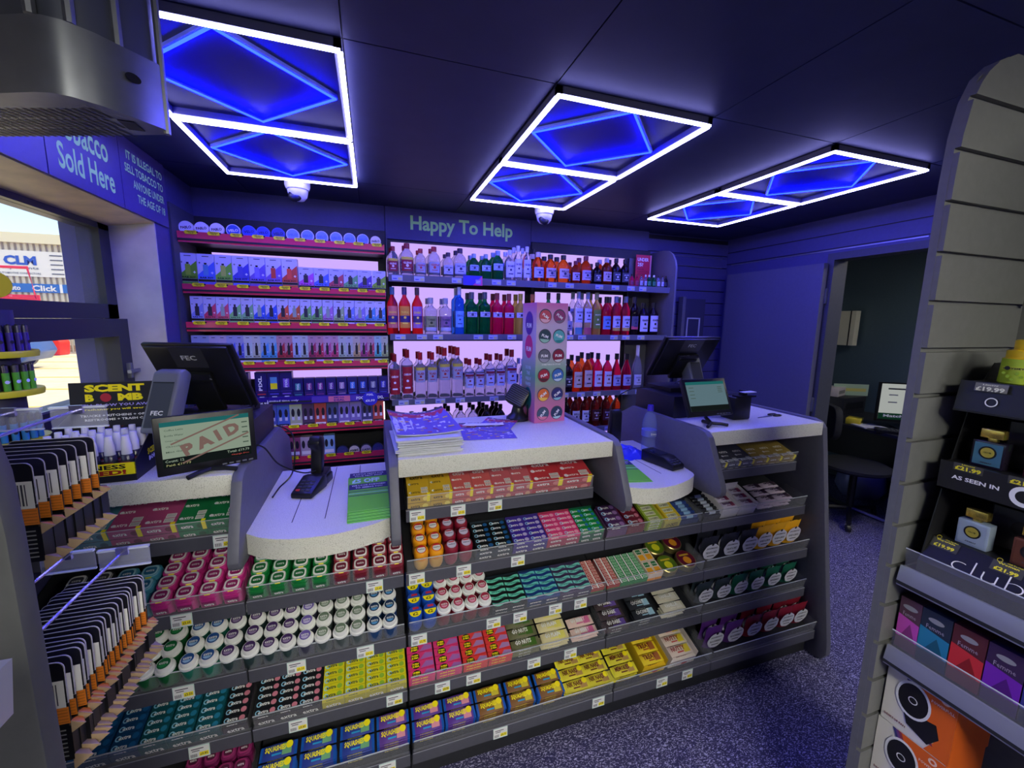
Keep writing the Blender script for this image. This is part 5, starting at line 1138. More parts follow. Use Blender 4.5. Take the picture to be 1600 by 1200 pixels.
wh4 = dict(g='dark', cap=c_dk, lab=(60, 64, 84), tx='JACK', txc=(230, 230, 240), sh='round')
wh5 = dict(g='amber', cap=(190, 190, 200), lab=(206, 190, 200), tx='JURA', sh='flask')
s1 = 'top spirits shelf'
line([(.133, .174, .067, vod1, 'small clear bottle with red cap and red label', 2), (.217, .198, .084, vod1, 'larger clear bottle with red cap and red label', 2), (.298, .171, .071, vod2, 'small clear gin bottle with red cap', 2), (.382, .189, .082, vod2, 'larger clear gin bottle with red cap', 2), (.470, .159, .073, gin3, 'small clear gin bottle with dark cap', 2), (.547, .190, .088, gin3, 'larger clear gin bottle with dark cap', 2),
 (.636, .162, .073, ggr, 'small green gin bottle', 2), (.716, .164, .073, ggr, 'medium green gin bottle', 2), (.798, .192, .082, ggr, 'larger green gin bottle', 2), (.880, .201, .073, clr, 'clear rum bottle with pale cap', 2), (.936, .231, .063, clr, 'tall clear rum bottle with white cap', 2), (.999, .230, .063, clr, 'tall clear rum bottle with white cap', 2)], 1.811, 2.665, s1)
line([(1.085, .202, .088, wh1, 'amber whisky flask with pale label', 2), (1.176, .192, .090, wh2, 'amber whisky bottle with black cap', 2), (1.275, .194, .092, wh2, 'amber whisky bottle with black cap', 2), (1.364, .160, .070, wh3, 'small dark amber bottle with maroon cap', 2), (1.448, .198, .087, wh3, 'larger dark amber bottle with maroon cap', 2), (1.535, .159, .072, wh4, 'small dark bottle with black label', 2),
 (1.615, .194, .083, wh5, 'amber bottle with tall pale label', 2), (1.691, .197, .076, wh4, 'large dark bottle with black label', 2), (1.763, .194, .070, wh4, 'large dark bottle with black label', 1)]
 + [(x, .092, w_, dict(g=g, cap=c, lab=l, tx='', sh='flask'), n, 1) for x, w_, g, c, l, n in ((1.814, .035, 'pink', c_dk, (150, 50, 90), 'tiny pink miniature bottle'), (1.857, .035, 'pink', c_red, (150, 50, 90), 'tiny red-capped miniature bottle'), (1.896, .031, 'clear', c_red, (180, 180, 210), 'tiny clear miniature bottle'), (1.931, .027, 'clear', c_wh, (180, 180, 220), 'tiny clear white-capped miniature bottle'), (1.965, .035, 'green', c_wh, (60, 140, 100), 'tiny green miniature bottle'), (2.007, .036, 'green', c_wh, (60, 140, 100), 'tiny green miniature bottle'), (2.047, .032, 'clear', c_dk, (190, 190, 220), 'tiny black-capped miniature bottle'), (2.083, .030, 'clear', c_dk, (190, 190, 220), 'tiny black-capped miniature bottle'), (2.112, .032, 'dark', c_dk, (40, 44, 60), 'tiny dark miniature bottle'))], 1.811, 2.665, s1)
s2 = 'second spirits shelf'
rd = lambda l, tx, c: dict(g='red', cap=c, lab=l, tx=tx, txc=(250, 220, 90), sh='round', lz=(.14, .60), extra=(.26, .40, (60, 40, 110)))
line([(.123, .288, .071, rd((220, 120, 110), 'PASSION', (60, 110, 140)), 'bright red bottle with teal cap', 1), (.196, .290, .076, rd((230, 150, 60), 'TROPICAL', (50, 40, 110)), 'bright red bottle with navy cap', 1), (.273, .290, .071, rd((160, 110, 190), 'DARK', (60, 40, 60)), 'bright red bottle with dark cap', 1),
 (.357, .231, .083, dict(g='clear', cap=(176, 180, 180), lab=(150, 156, 110), tx='TORRES', txc=(40, 50, 30), sh='slim', extra=(.10, .20, (190, 190, 220))), 'clear bottle with olive label', 2), (.451, .231, .084, dict(g='clear', cap=(176, 180, 190), lab=(150, 110, 150), tx='TORRES', sh='slim', extra=(.10, .20, (190, 190, 220))), 'clear bottle with mauve label', 2),
 (.539, .303, .067, dict(g='blue', cap=(190, 200, 230), lab=(110, 170, 240), tx='CIROC', txc=(30, 60, 150), sh='tall'), 'tall blue and clear bottle', 2),
 (.623, .275, .084, dict(g='green', cap=c_gr, lab=(190, 196, 226), tx='Gordons', sh='slim', lz=(.42, .54)), 'tall green gin bottle', 2), (.711, .278, .084, dict(g='green', cap=c_gr, lab=(190, 196, 226), tx='Gordons', sh='slim', lz=(.42, .54)), 'tall green gin bottle', 2),
 (.796, .275, .078, dict(g='pink', cap=(150, 60, 70), lab=(190, 180, 226), tx='Gordons', sh='slim', lz=(.42, .54)), 'tall pink gin bottle', 2), (.879, .273, .078, dict(g='pink', cap=(150, 60, 70), lab=(190, 180, 226), tx='Gordons', sh='slim', lz=(.42, .54)), 'tall pink gin bottle', 2), (.961, .276, .078, dict(g='yellow', cap=(190, 170, 60), lab=(190, 190, 226), tx='Gordons', sh='slim', lz=(.42, .54)), 'tall yellow gin bottle', 2),
 (1.05, .276, .078, dict(g='orange', cap=(190, 110, 60), lab=(210, 190, 200), tx='Gordons', sh='slim', lz=(.42, .54)), 'tall orange gin bottle partly behind carton', 1)], 1.457, 2.665, s2)
line([(1.165, .29, .07, dict(g='green', cap=c_dk, lab=(60, 130, 80), tx='', sh='round'), 'green bottle behind the tall carton', 1), (1.24, .29, .07, dict(g='green', cap=c_dk, lab=(60, 130, 80), tx='', sh='round'), 'green bottle behind the tall carton', 1), (1.32, .20, .075, dict(g='clear', cap=c_dk, lab=(160, 160, 190), tx='', sh='flask'), 'short clear bottle beside tall carton', 1),
 (1.399, .306, .072, dict(g='clear', cap=(150, 160, 190), lab=(206, 210, 240), tx='BACARDI', sh='round', lz=(.30, .62), extra=(.02, .18, (90, 150, 180))), 'clear white rum bottle', 2), (1.472, .304, .072, dict(g='clear', cap=(150, 160, 190), lab=(206, 210, 240), tx='BACARDI', sh='round', lz=(.30, .62), extra=(.02, .18, (190, 90, 110))), 'clear raspberry rum bottle', 2),
 (1.545, .303, .075, dict(g='yellow', cap=(150, 150, 110), lab=(110, 140, 60), tx='MOJITO', txc=(240, 240, 200), sh='round', lz=(.16, .60)), 'yellow green mojito bottle', 2), (1.628, .278, .08, dict(g='ruby', cap=c_dk, lab=(110, 150, 220), tx='CAPTAIN', sh='flask'), 'red bottle with blue label', 2), (1.709, .283, .078, dict(g='ruby', cap=(120, 130, 160), lab=(200, 200, 236), tx='CAPTAIN', sh='flask', extra=(.12, .2, (200, 170, 90))), 'red rum bottle with pale label', 2), (1.791, .285, .078, dict(g='ruby', cap=(120, 130, 160), lab=(200, 200, 236), tx='CAPTAIN', sh='flask', extra=(.12, .2, (200, 170, 90))), 'red rum bottle with pale label', 2),
 (1.865, .284, .072, dict(g='dark', cap=(40, 36, 60), lab=(80, 80, 110), tx='CAPTAIN', sh='flask', extra=(.16, .24, (220, 90, 110))), 'dark rum bottle with grey label', 1), (1.949, .243, .086, dict(g='dark', cap=c_dk, lab=(206, 204, 236), tx='KRAKEN', txc=(20, 20, 30), sh='round', lz=(.12, .60)), 'dark squat rum bottle with white label', 1), (2.039, .248, .086, dict(g='dark', cap=c_dk, lab=(206, 204, 236), tx='KRAKEN', txc=(20, 20, 30), sh='round', lz=(.12, .60)), 'dark squat rum bottle with white label', 1)], 1.457, 2.665, s2)
s3 = 'third spirits shelf'
ch = dict(g='clear', cap=c_red, lab=(170, 30, 50), tx='CHEKOV', txc=(240, 240, 250), sh='tall', lz=(.12, .66)); vl = dict(g='clear', cap=(190, 30, 40), lab=(176, 176, 196), tx='VLAD', txc=(170, 30, 50), sh='slim', lz=(.36, .62), extra=(.62, .68, (214, 196, 70))); sm_ = dict(g='clear', cap=(160, 30, 40), lab=(200, 204, 240), tx='SMIRNOFF', txc=(130, 30, 60), sh='slim', lz=(.24, .62), extra=(.54, .60, (140, 30, 60)))
line([(.125, .288, .071, ch, 'clear bottle with dark red side label', 2), (.203, .315, .076, ch, 'taller clear bottle with dark red label', 2), (.285, .297, .073, vl, 'clear vodka bottle, yellow collar, red cap', 2), (.360, .297, .073, vl, 'clear vodka bottle, yellow collar, red cap', 2), (.441, .325, .082, vl, 'large clear vodka bottle, yellow collar', 3), (.526, .328, .082, vl, 'large clear vodka bottle, yellow collar', 3),
 (.606, .250, .069, sm_, 'small clear vodka bottle with crest label', 2), (.678, .250, .069, sm_, 'small clear vodka bottle with crest label', 2), (.749, .28, .071, sm_, 'medium clear vodka bottle with crest label', 2), (.823, .28, .071, sm_, 'medium clear vodka bottle with crest label', 2), (.904, .31, .082, sm_, 'large clear vodka bottle with crest label', 2), (.985, .245, .066, dict(g='clear', cap=(170, 176, 210), lab=(180, 190, 236), tx='BOLT', txc=(60, 70, 200), sh='flask', lz=(.3, .55)), 'small clear bottle with blue lettering', 2)], 1.0465, 2.665, s3)
bb = dict(g='whisky', cap=(44, 40, 50), lab=(206, 190, 180), tx='JACK DANIELS', txc=(60, 30, 30), sh='round', lz=(.12, .56)); bb2 = dict(g='ruby', cap=(30, 28, 50), lab=(200, 200, 226), tx='JIM BEAM', txc=(120, 40, 70), sh='round', lz=(.12, .54)); bb3 = dict(g='ruby', cap=c_dk, lab=(180, 180, 220), tx='SIERRA', txc=(60, 40, 120), sh='wine', lz=(.12, .42))
line([(1.335, .24, .075, dict(g='dark', cap=c_dk, lab=(40, 40, 50), tx='No7', txc=(220, 220, 220), sh='round'), 'dark bottle at edge of tall carton', 1), (1.412, .262, .079, bb, 'amber bourbon bottle with cream label', 2), (1.495, .28, .079, bb, 'taller amber bourbon bottle with cream label', 2), (1.578, .28, .077, bb2, 'deep red bourbon bottle with white label', 2), (1.660, .268, .077, bb2, 'shorter deep red bourbon bottle with white label', 1), (1.739, .275, .08, bb3, 'red bottle with long black neck', 1), (1.828, .272, .084, bb3, 'another red bottle with long black neck', 1),
 (1.922, .335, .082, dict(g='clear', cap=(206, 200, 210), lab=(200, 200, 226), tx='PROSECCO', txc=(110, 110, 140), sh='wine', lz=(.10, .34), capz=.72, capr=.34), 'pale sparkling wine bottle with white foil', 1)], 1.0465, 2.665, s3)
s4 = 'lower spirits shelf'
line([(x, h, .072, dict(g=g, cap=c, lab=l, tx=tx, txc=tc, sh=sh), n, dp) for x, h, g, c, l, tx, tc, sh, n, dp in ((.134, .18, 'clear', (60, 60, 80), (180, 180, 210), 'GIN', (40, 40, 90), 'round', 'clear bottle top with striped cap', 1), (.224, .18, 'clear', (60, 60, 80), (180, 180, 210), 'GIN', (40, 40, 90), 'round', 'clear bottle top with striped cap', 1), (.308, .20, 'amber', (60, 30, 40), (160, 60, 60), '', (40, 40, 90), 'wine', 'brown necked bottle', 1), (.384, .20, 'amber', (60, 30, 40), (160, 60, 60), '', (40, 40, 90), 'wine', 'brown necked bottle', 1),
 (.461, .205, 'clear', c_dk, (180, 180, 210), '', (40, 40, 90), 'round', 'black-capped bottle', 2), (.547, .205, 'clear', c_dk, (180, 180, 210), '', (40, 40, 90), 'round', 'black-capped bottle', 2), (.631, .205, 'clear', c_dk, (180, 180, 210), '', (40, 40, 90), 'round', 'black-capped bottle', 2), (.727, .20, 'dark', c_dk, (60, 60, 70), '', (40, 40, 90), 'round', 'black bottle', 3), (.826, .20, 'dark', c_dk, (60, 60, 70), '', (40, 40, 90), 'round', 'black bottle', 3),
 (1.24, .24, 'dark', c_dk, (200, 170, 50), 'BLACK', (30, 30, 30), 'round', 'dark liqueur bottle with yellow label', 2), (1.325, .24, 'dark', c_dk, (40, 40, 44), 'RUM', (200, 170, 50), 'round', 'dark liqueur bottle with black label', 2), (1.405, .25, 'brown', c_dk, (206, 206, 220), 'BELL', (30, 30, 60), 'round', 'dark brown bottle with white label', 2), (1.485, .25, 'brown', c_dk, (206, 206, 220), 'BELL', (30, 30, 60), 'round', 'dark brown bottle with white label', 2), (1.57, .255, 'brown', c_dk, (70, 26, 34), 'Grants', (220, 210, 220), 'round', 'dark brown bottle with maroon label', 2), (1.66, .255, 'brown', c_dk, (70, 26, 34), 'Grants', (220, 210, 220), 'round', 'dark brown bottle with maroon label', 2), (1.75, .25, 'amber', c_dk, (90, 36, 34), 'Port', (220, 210, 220), 'round', 'amber bottle with maroon label', 2))], .780, 2.665, s4)

# ------------------------------------------------------------------ right gondola with perfumes
XL = 1.135
gm = mat('gondola_panel', (104, 105, 104), .5, noise=.05)
t = thing('perfume_gondola', 'tall grey shelving unit with grooved curved end panel, right foreground', 'shelving')
P = [(1.12, 0), (1.72, 0), (1.72, 2.108), (1.30, 2.105), (1.25, 2.098), (1.205, 2.078), (1.165, 2.045), (1.14, 1.998), (1.125, 1.93), (1.12, 1.84)]
b = MB(); b.prism(P, 'y', .57, .585, gm)
# slatted face boards with grooves between them
zs = [.0]+[2.003-.1*i for i in range(19, -1, -1)]
for i in range(len(zs)):
    z0 = zs[i]+.004; z1 = (zs[i+1]-.006) if i+1 < len(zs) else 2.10
    if z1 < z0: continue
    if z1 <= 1.84: b.box(1.1205, 1.72, .56, .5702, max(z0, 0), z1, gm)
    else:
        pts = [(x, z) for x, z in [(1.1205, z0)] if z0 < 1.84]
        def xl(z):
            q = [(1.84, 1.1205), (1.93, 1.125), (1.998, 1.14), (2.045, 1.165), (2.078, 1.205), (2.098, 1.25), (2.11, 1.3)]
            for (za, xa), (zb, xb) in zip(q, q[1:]):
                if za <= z <= zb: return xa+(xb-xa)*(z-za)/(zb-za)
            return 1.1205
        steps = [z0+(z1-z0)*k/4 for k in range(5)]
        b.prism([(xl(z), z) for z in steps]+[(1.72, z1), (1.72, z0)], 'y', .56, .5702, gm)
b.build('end_panel', t)
b = MB(); b.box(1.45, 1.47, -.9, .56, 0, 2.02, gm); b.build('back_panel', t)
silver = mat('silver_strip', (150, 152, 172), .3, metal=.35)
for zb, zt in ((.961, 1.008), (.757, .803)):
    s_ = MB().box(XL+.002, 1.45, -.9, .552, zt-.02, zt-.008, DARK).build('shelf', t)
    b = MB(); b.prism([(XL-.002, zb), (XL+.01, zb), (XL+.01, zt), (XL+.004, zt), (XL+.001, zt-.012), (XL-.004, zb+.012)], 'y', -.9, .552, silver); b.box(XL-.004, XL-.0015, -.9, .552, zb+.004, zb+.012, DARK); b.build('shelf_strip', s_)
    b = MB(); b.poly([(XL+.006, .545, zt), (XL+.006, -.9, zt), (XL+.0, -.9, zt+.046), (XL+.0, .545, zt+.046)], ACR); b.box(XL-.001, XL+.001, -.9, .545, zt+.045, zt+.047, ACRE); b.build('clear_riser', s_)
MB().box(1.15, 1.45, -.9, .56, 0, .12, DARK).build('base_shelf', t)
# display with tiers (faces -X); local y runs along -Y
t = thing('perfume_display', 'black three-tier carton perfume display on the upper right shelf', 'display stand', (0, 0, 0))
dkp = C((30, 30, 33), .4); y0_, y1_ = .528, -.15
b = MB()
b.box(1.40, 1.405, y1_, y0_, 1.009, 1.475, dkp); b.prism([(1.155, 1.009), (1.405, 1.009), (1.405, 1.475), (1.30, 1.475), (1.24, 1.40), (1.19, 1.21), (1.155, 1.05)], 'y', y0_-.002, y0_, dkp)
b.build('frame', t)
FR = []
b = MB()
# bottom tier sloped fascia
b.poly([(1.146, y0_, 1.035), (1.146, y1_, 1.035), (1.183, y1_, 1.088), (1.183, y0_, 1.088)], dkp); b.box(1.183, 1.40, y1_, y0_, 1.083, 1.0885, dkp); b.box(1.146, 1.150, y1_, y0_, 1.009, 1.035, dkp)
b.box(1.168, 1.173, y1_, y0_, 1.203, 1.266, dkp); b.box(1.173, 1.40, y1_, y0_, 1.258, 1.263, dkp); b.box(1.168, 1.40, y1_, y0_, 1.203, 1.207, dkp)
b.poly([(1.178, y0_, 1.376), (1.178, y1_, 1.376), (1.19, y1_, 1.441), (1.19, y0_, 1.441)], dkp); b.box(1.19, 1.40, y1_, y0_, 1.434, 1.438, dkp); b.box(1.178, 1.40, y1_, y0_, 1.376, 1.380, dkp)
b.build('tiers', t)
b = MB(); L = (0, -1, 0); SL = Vector((.57, 0, .82)).normalized(); n_ = Vector((-.0012, 0, .0006))
def cl(y, k, zoff=0): return Vector((1.146+.037*k, y, 1.035+.053*k))+n_
def wire(s, y, k, h, M, w): b.text(s, cl(y, k), L, SL, w, h, M, -.028, 4)
wire('club', .425, .42, .030, WHITE, .105)
tagm = C((70, 70, 66)); yt = C((236, 224, 50))
for y, a, c_ in ((.500, '£19.99', 'Imperiale'), (.405, '£21.99', 'Woman')):
    b.quad(cl(y, .82), L, SL, .045, .022, tagm); b.text(a, cl(y, .75)+n_*.5, L, SL, .034, .008, yt, .04, 2); b.text(c_, cl(y, .93)+n_*.5, L, SL, .030, .004, yt, .03, 1); b.text('Club De Nuit', cl(y-.008, 1.0)+n_*.5, L, SL, .022, .0025, yt, .02, 1); b.ring(cl(y+.014, 1.02)+n_*.5, L, SL, .0035, .0042, yt, 14)
x = 1.1672
b.quad((x, .483, 1.260), L, Z3, .046, .016, tagm); b.text('£21.99', (x-.0006, .483, 1.258), L, Z3, .040, .009, yt, .04, 2); b.text('Limoni', (x-.0006, .483, 1.266), L, Z3, .02, .003, yt, .03, 1)
b.quad((x, .402, 1.260), L, Z3, .046, .016, tagm); b.text('£21.99', (x-.0006, .402, 1.258), L, Z3, .040, .009, yt, .04, 2)
b.text('AS SEEN IN', (x, .470, 1.236), L, Z3, .072, .0085, WHITE, .03, 2); b.ring((x, .400, 1.232), L, Z3, .012, .020, WHITE, 28)
x = 1.183; T3 = Vector((.18, 0, .98))
b.quad((x-.0005, .478, 1.431), L, T3, .048, .017, C((120, 120, 118))); b.text('£19.99', (x-.004, .478, 1.428), L, T3, .042, .009, C((232, 232, 210)), .04, 2); b.text('Limoni', (x-.004, .478, 1.4365), L, T3, .022, .003, C((232, 232, 210)), .03, 1)
b.ring((x-.003, .473, 1.402), L, T3, .0075, .0095, WHITE, 24)
b.build('print', t)
def perfume(y, z, x, lab, box, capc, face, medal):
    t = thing('perfume_bottle', lab, 'perfume', (x, y, z), (0, 0, -math.pi/2))
    b = MB(); b.box(-.025, .025, 0, .025, 0, .055, box); b.build('flacon', t, bevel=.0015)
    gd = mat('gold_cap', (214, 186, 90), .25, metal=.85)
    b = MB(); b.box(-.007, .007, .008, .018, .055, .062, gd); b.box(-.017, .017, .003, .022, .062, .080, capc or gd); b.build('cap', t, bevel=.001)
    b = MB(); b.quad((0, -.0008, .028), X3, Z3, .042, .046, face); b.disc((0, -.0012, .032), X3, Z3, .0135, BLK, 20); b.disc((0, -.0016, .032), X3, Z3, .0105, medal, 20)
    b.text('CLUB', (0, -.002, .032), X3, Z3, .012, .003, BLK, .02, 1); b.text('ARMAF', (0, -.0014, .010), X3, Z3, .018, .003, PRINT, .02, 1); b.build('medallion', t)
gdm = mat('gold_medal', (224, 206, 90), .3, metal=.6)
perfume(.472, 1.2635, 1.20, 'iridescent perfume bottle with gold cap on middle tier', C((30, 24, 40), .15), None, mat('iridescent', (110, 170, 200), .15, metal=.6), gdm)
perfume(.395, 1.2635, 1.20, 'dark red perfume bottle at right edge of middle tier', C((60, 20, 20), .2), None, C((80, 24, 24), .2), C((70, 150, 50)))
perfume(.470, 1.089, 1.195, 'pale silver-blue perfume bottle with gold cap on bottom tier', mat('silver_blue', (170, 186, 206), .25, metal=.3), None, mat('silver_blue', (170, 186, 206), .25, metal=.3), gdm)
perfume(.385, 1.089, 1.190, 'copper brown perfume bottle at right edge of bottom tier', mat('copper', (130, 80, 64), .25, metal=.5), None, mat('copper', (130, 80, 64), .25, metal=.5), C((40, 34, 34)))
for (y, z, lab) in ((.425, 1.089, 'dark grey perfume carton behind the bottles, bottom tier'), (.425, 1.2635, 'dark perfume carton behind the bottles, middle tier')):
    t = thing('perfume_carton', lab, 'perfume box', (1.26, y, z)); MB().box(0, .06, -.08, .045, 0, .095, C((62, 58, 60))).build('box', t)
    b = MB(); b.disc((-.001, -.0, .05), L, Z3, .016, C((50, 36, 34)) if z < 1.2 else C((70, 150, 50)), 20); b.build('print', t)
t = thing('body_spray_pot', 'bright yellow and lime round perfume pot on top of black display', 'perfume', (1.245, .445, 1.4385))
lime = C((186, 214, 40), .4); yo = C((246, 206, 30), .35)
b = MB(); b.lathe([(.001, 0), (.045, 0), (.049, .004), (.047, .052)], lime, 28); b.build('body', t)
b = MB(); b.lathe([(.047, .052), (.043, .054), (.043, .068), (.034, .070), (.034, .088), (.032, .090), (.0005, .090)], yo, 28); b.build('lid', t)
b = MB(); a0_ = -2.5
b.lathe([(.0487, .030), (.0482, .037)], C((210, 224, 60)), 20, a0=-2.4, a1=-.8); b.text('ODYSSEY LIMONI', (-.0489, .0, .0335), L, Z3, .055, .004, BLK, .03, 1); b.disc((-.047, .022, .034), L, Z3, .004, BLK, 10)
for i in range(9): b.disc((-.0492+.0005*abs(i-4), -.026+.0065*i, .012+.006*(i % 3)), L, Z3, .003, C((150, 184, 40)), 6)
b.build('label', t)
for i, (ya, c1, c2, nm) in enumerate(((.553, (200, 80, 190), (90, 60, 80), 'pink'), (.512, (40, 130, 170), (40, 50, 70), 'teal'), (.458, (210, 50, 60), (90, 40, 50), 'red'), (.404, (120, 40, 180), (60, 40, 80), 'purple'), (.350, (60, 60, 140), (40, 40, 60), 'blue'))):
    wd = .040 if i == 0 else .052
    t = thing('perfume_box', 'tall %s perfume box behind clear riser, middle right shelf' % nm, 'perfume box', (1.165, ya-wd/2, .796))
    b = MB(); b.box(0, .05, -wd/2, wd/2, 0, .128, C(c2)); b.build('box', t)
    b = MB(); b.poly([(-.0006, wd/2, .03), (-.0006, -wd/2, .03), (-.0006, -wd/2, .075), (-.0006, wd/2, .085)], C(c1)); b.poly([(-.001, wd*.3, .03), (-.001, -wd*.4, .03), (-.001, -wd*.1, .07)], C(tuple(int(q*.7) for q in c1)))
    b.disc((-.001, 0, .108), L, Z3, .014, C((150, 150, 160)), 18, ry=.006); b.text('Femme', (-.001, 0, .09), L, Z3, wd*.6, .010, C((180, 170, 190)), .0, 1); b.build('print', t)
org = C((232, 104, 30)); 
for i, (z, yy) in enumerate(((.597, .0), (.44, .003), (.283, 0), (.122, .002))):
    t = thing('fan_box', 'white and orange desktop fan box, %s of the stack under the right shelves' % ('top', 'second', 'third', 'lowest')[i], 'box', (1.165, .555+yy, z))
    b = MB(); b.box(0, .15, -.128, 0, 0, .155, C((226, 222, 214))); b.build('box', t)
    b = MB(); x = -.0008
    b.poly([(x, -.04, .155), (x, -.128, .155), (x, -.128, 0), (x, -.085, 0), (x, -.10, .03), (x, -.075, .09)], org); b.box(-.0004, .15, -.1286, -.128, 0, .155, org)
    for k, c in enumerate(((60, 60, 120), (110, 60, 130), (150, 60, 80))): b.poly([(x-.0003*(k+1), -.03-.006*k, .155), (x-.0003*(k+1), -.036-.006*k, .155), (x-.0003*(k+1), -.092-.004*k, .02), (x-.0003*(k+1), -.088-.004*k, .02)], C(c))
    b.disc((x-.0014, -.055, .095), L, Z3, .033, WHITE, 28, ry=.045); b.disc((x-.0018, -.055, .095), L, Z3, .028, BLK, 28, ry=.039); b.ring((x-.0022, -.055, .095), L, Z3, .007, .009, WHITE, 12)
    b.poly([(x-.0012, -.04, .06), (x-.0012, -.10, .075), (x-.0012, -.108, .045), (x-.0012, -.09, .015), (x-.0012, -.05, .03)], BLACKP)
    b.text('POWERFULL', (x-.001, -.105, .125), L, Z3, .04, .007, C((246, 210, 190)), .03, 1); b.text('DESKTOP FAN', (x-.001, -.028, .018), L, Z3, .042, .006, C((120, 50, 60)), .03, 1); b.ring((x-.001, -.108, .142), L, Z3, .004, .008, C((246, 210, 190)), 16)
    b.build('print', t)

# ------------------------------------------------------------------ left gondola, hooks and hanging packs
t = thing('hook_gondola', 'grey side panel of the hook display unit, left foreground', 'shelving')
P = [(-.333, 0), (-.333, 1.34), (-.335, 1.40), (-.342, 1.44), (-.36, 1.475), (-.39, 1.50), (-.43, 1.51), (-.90, 1.51), (-.90, 0)]
MB().prism(P, 'y', .495, .52, mat('hook_panel', (72, 73, 74), .5, noise=.05)).build('end_panel', t, bevel=.003)
MB().box(-.60, -.58, -.5, .495, 0, 1.5, gm).build('back_panel', t)
s_ = MB().box(-.58, -.222, -.4, .305, 1.315, 1.325, DARK).build('shelf', t)
MB().prism([(-.226, 1.305), (-.216, 1.308), (-.212, 1.345), (-.222, 1.345)], 'y', -.4, .305, silver).build('shelf_strip', s_)
for (x, z) in ((-.400, 1.166), (-.472, 1.17), (-.432, 1.405), (-.51, 1.405)):
    h = MB().tube([(x, .52, z-.004), (x, .80, z)], .0022, mat('chrome_wire', (180, 178, 210), .2, metal=.9), 8).build('hook', t)
    b = MB(); b.box(x-.034, x+.034, .802, .804, z-.026, z+.003, clear('ticket_clear', (206, 210, 235), .2)); b.box(x-.034, x+.034, .799, .806, z+.003, z+.006, ACRE); b.box(x-.034, x+.034, .801, .805, z-.028, z-.026, ACRE); b.box(x-.008, x+.008, .796, .801, z-.004, z+.008, mat('chrome_wire', (180, 178, 210), .2, metal=.9)); b.build('ticket_holder', h)
def p_pack():
    t = thing('hanging_pack', '', 'hanging pack'); W_ = .1; k = C((20, 20, 24), .35); edge = C((176, 172, 176)); kr = C((176, 150, 120))
    b = MB(); r = .008
    O = [(-W_/2, -.055), (W_/2, -.055)]+[(W_/2-r+r*math.cos(a*math.pi/8), -r+r*math.sin(a*math.pi/8)) for a in range(5)]+[(-W_/2+r-r*math.sin(a*math.pi/8), -r+r*math.cos(a*math.pi/8)) for a in range(5)]
    b.prism(O, 'y', 0, .0012, edge); b.prism([(x*.985, -.0275+(z+.0275)*.975) for x, z in O], 'y', -.0004, 0, k)
    b.build('header_card', t)
    b = MB(); b.box(-W_/2, W_/2, 0, .0015, -.125, -.055, k); b.quad((W_*.30, -.0007, -.042), X3, Z3, W_*.36, .036, C((226, 224, 218)))
    for i in range(8): b.quad((W_*.18+.0032*i, -.0011, -.042), X3, Z3, .0012 if i % 2 else .002, .028, PRINT)
    b.quad((W_*.29, -.0007, -.0705), X3, Z3, W_*.42, .022, C((216, 122, 40)))
    b.quad((-W_*.2, -.0006, -.07), X3, Z3, W_*.56, .02, k)
    for i in range(5): b.quad((W_*.29, -.0012, -.063-.004*i), X3, Z3, W_*.40, .0006, C((120, 70, 30)))
    b.build('back_card', t)
    b = MB(); b.prism([(.0, -.078), (.02, -.086), (.02, -.132), (0, -.132)], 'x', -W_/2, W_/2-.001, C((30, 30, 34))); b.quad((W_*.12, -.0006, -.108), X3, Z3, W_*.76, .046, k)
    for i in range(7): b.quad((W_*.25, -.001, -.090-.0058*i), X3, Z3, W_*.40, .0018, C((130, 130, 130)))
    for z_, q_ in ((-.079, .8), (-.124, 1.0)): b.prism([(W_/2-.002, z_), (W_/2+.018*q_, z_-.006), (W_/2-.002, z_-.022*q_)], 'y', .0, .0012, kr); b.poly([(W_/2-.001, .0, z_), (W_/2+.018*q_, .0, z_-.006), (W_/2-.001, .02, z_-.008)], C((226, 132, 60)) if q_ < 1 else kr)
    b.build('pocket', t)
    return Proto(t)
PK = p_pack()
for i in range(7): PK.put((-.462, .79-.0205*i, 1.365-.0), (-.02, 0, .04*math.sin(i*2)), 'black and orange hanging pack, %s from the far end of upper hook' % ORD[i], 'packs on the upper hook')
for i in range(19): PK.put((-.416+.002*math.sin(i*1.7), .775-.0100*i, 1.135-.0), (-.04, 0, .05*math.sin(i*1.3)), 'black and orange hanging pack, %s from the far end of lower hook' % ORD[i], 'packs on the lower hook')

# lighter display on the window sill
cx, cy = -1.04, 1.60
t = thing('lighter_display', 'round tiered lighter display with yellow edges on the window sill', 'display stand', (cx, cy, 1.0))
b = MB(); b.cyl(.055, 0, .56, C((50, 48, 80)), 24); b.build('column', t)
for i, z in enumerate((.18, .326, .438)):
    b = MB(); b.lathe([(.05, z-.012), (.094, z-.012), (.096, z), (.094, z+.006), (.05, z+.004)], C((210, 200, 40), .4), 32); b.build('tier', t)
b = MB()
for z in (.174, .432):
    b.quad((.03, -.093, z), (.95, .31, 0), Z3, .055, .02, YEL); b.text('CLIPPER', (.03, -.0945, z), (.95, .31, 0), Z3, .05, .012, BLK, .05, 1)
b.build('brand_tag', t)
def p_lighter(c, c2):
    t = thing('lighter', '', 'lighter')
    b = MB(); b.cyl(.0075, 0, .052, C(c, .25), 10); b.disc((0, -.0079, .026), X3, Z3, .005, C(c2), 10); b.build('body', t)
    b = MB(); b.cyl(.0072, .052, .072, mat('lighter_metal', (120, 118, 130), .25, metal=.8), 10); b.cyl(.004, .069, .075, BLACKP, 8); b.build('top', t); return Proto(t)
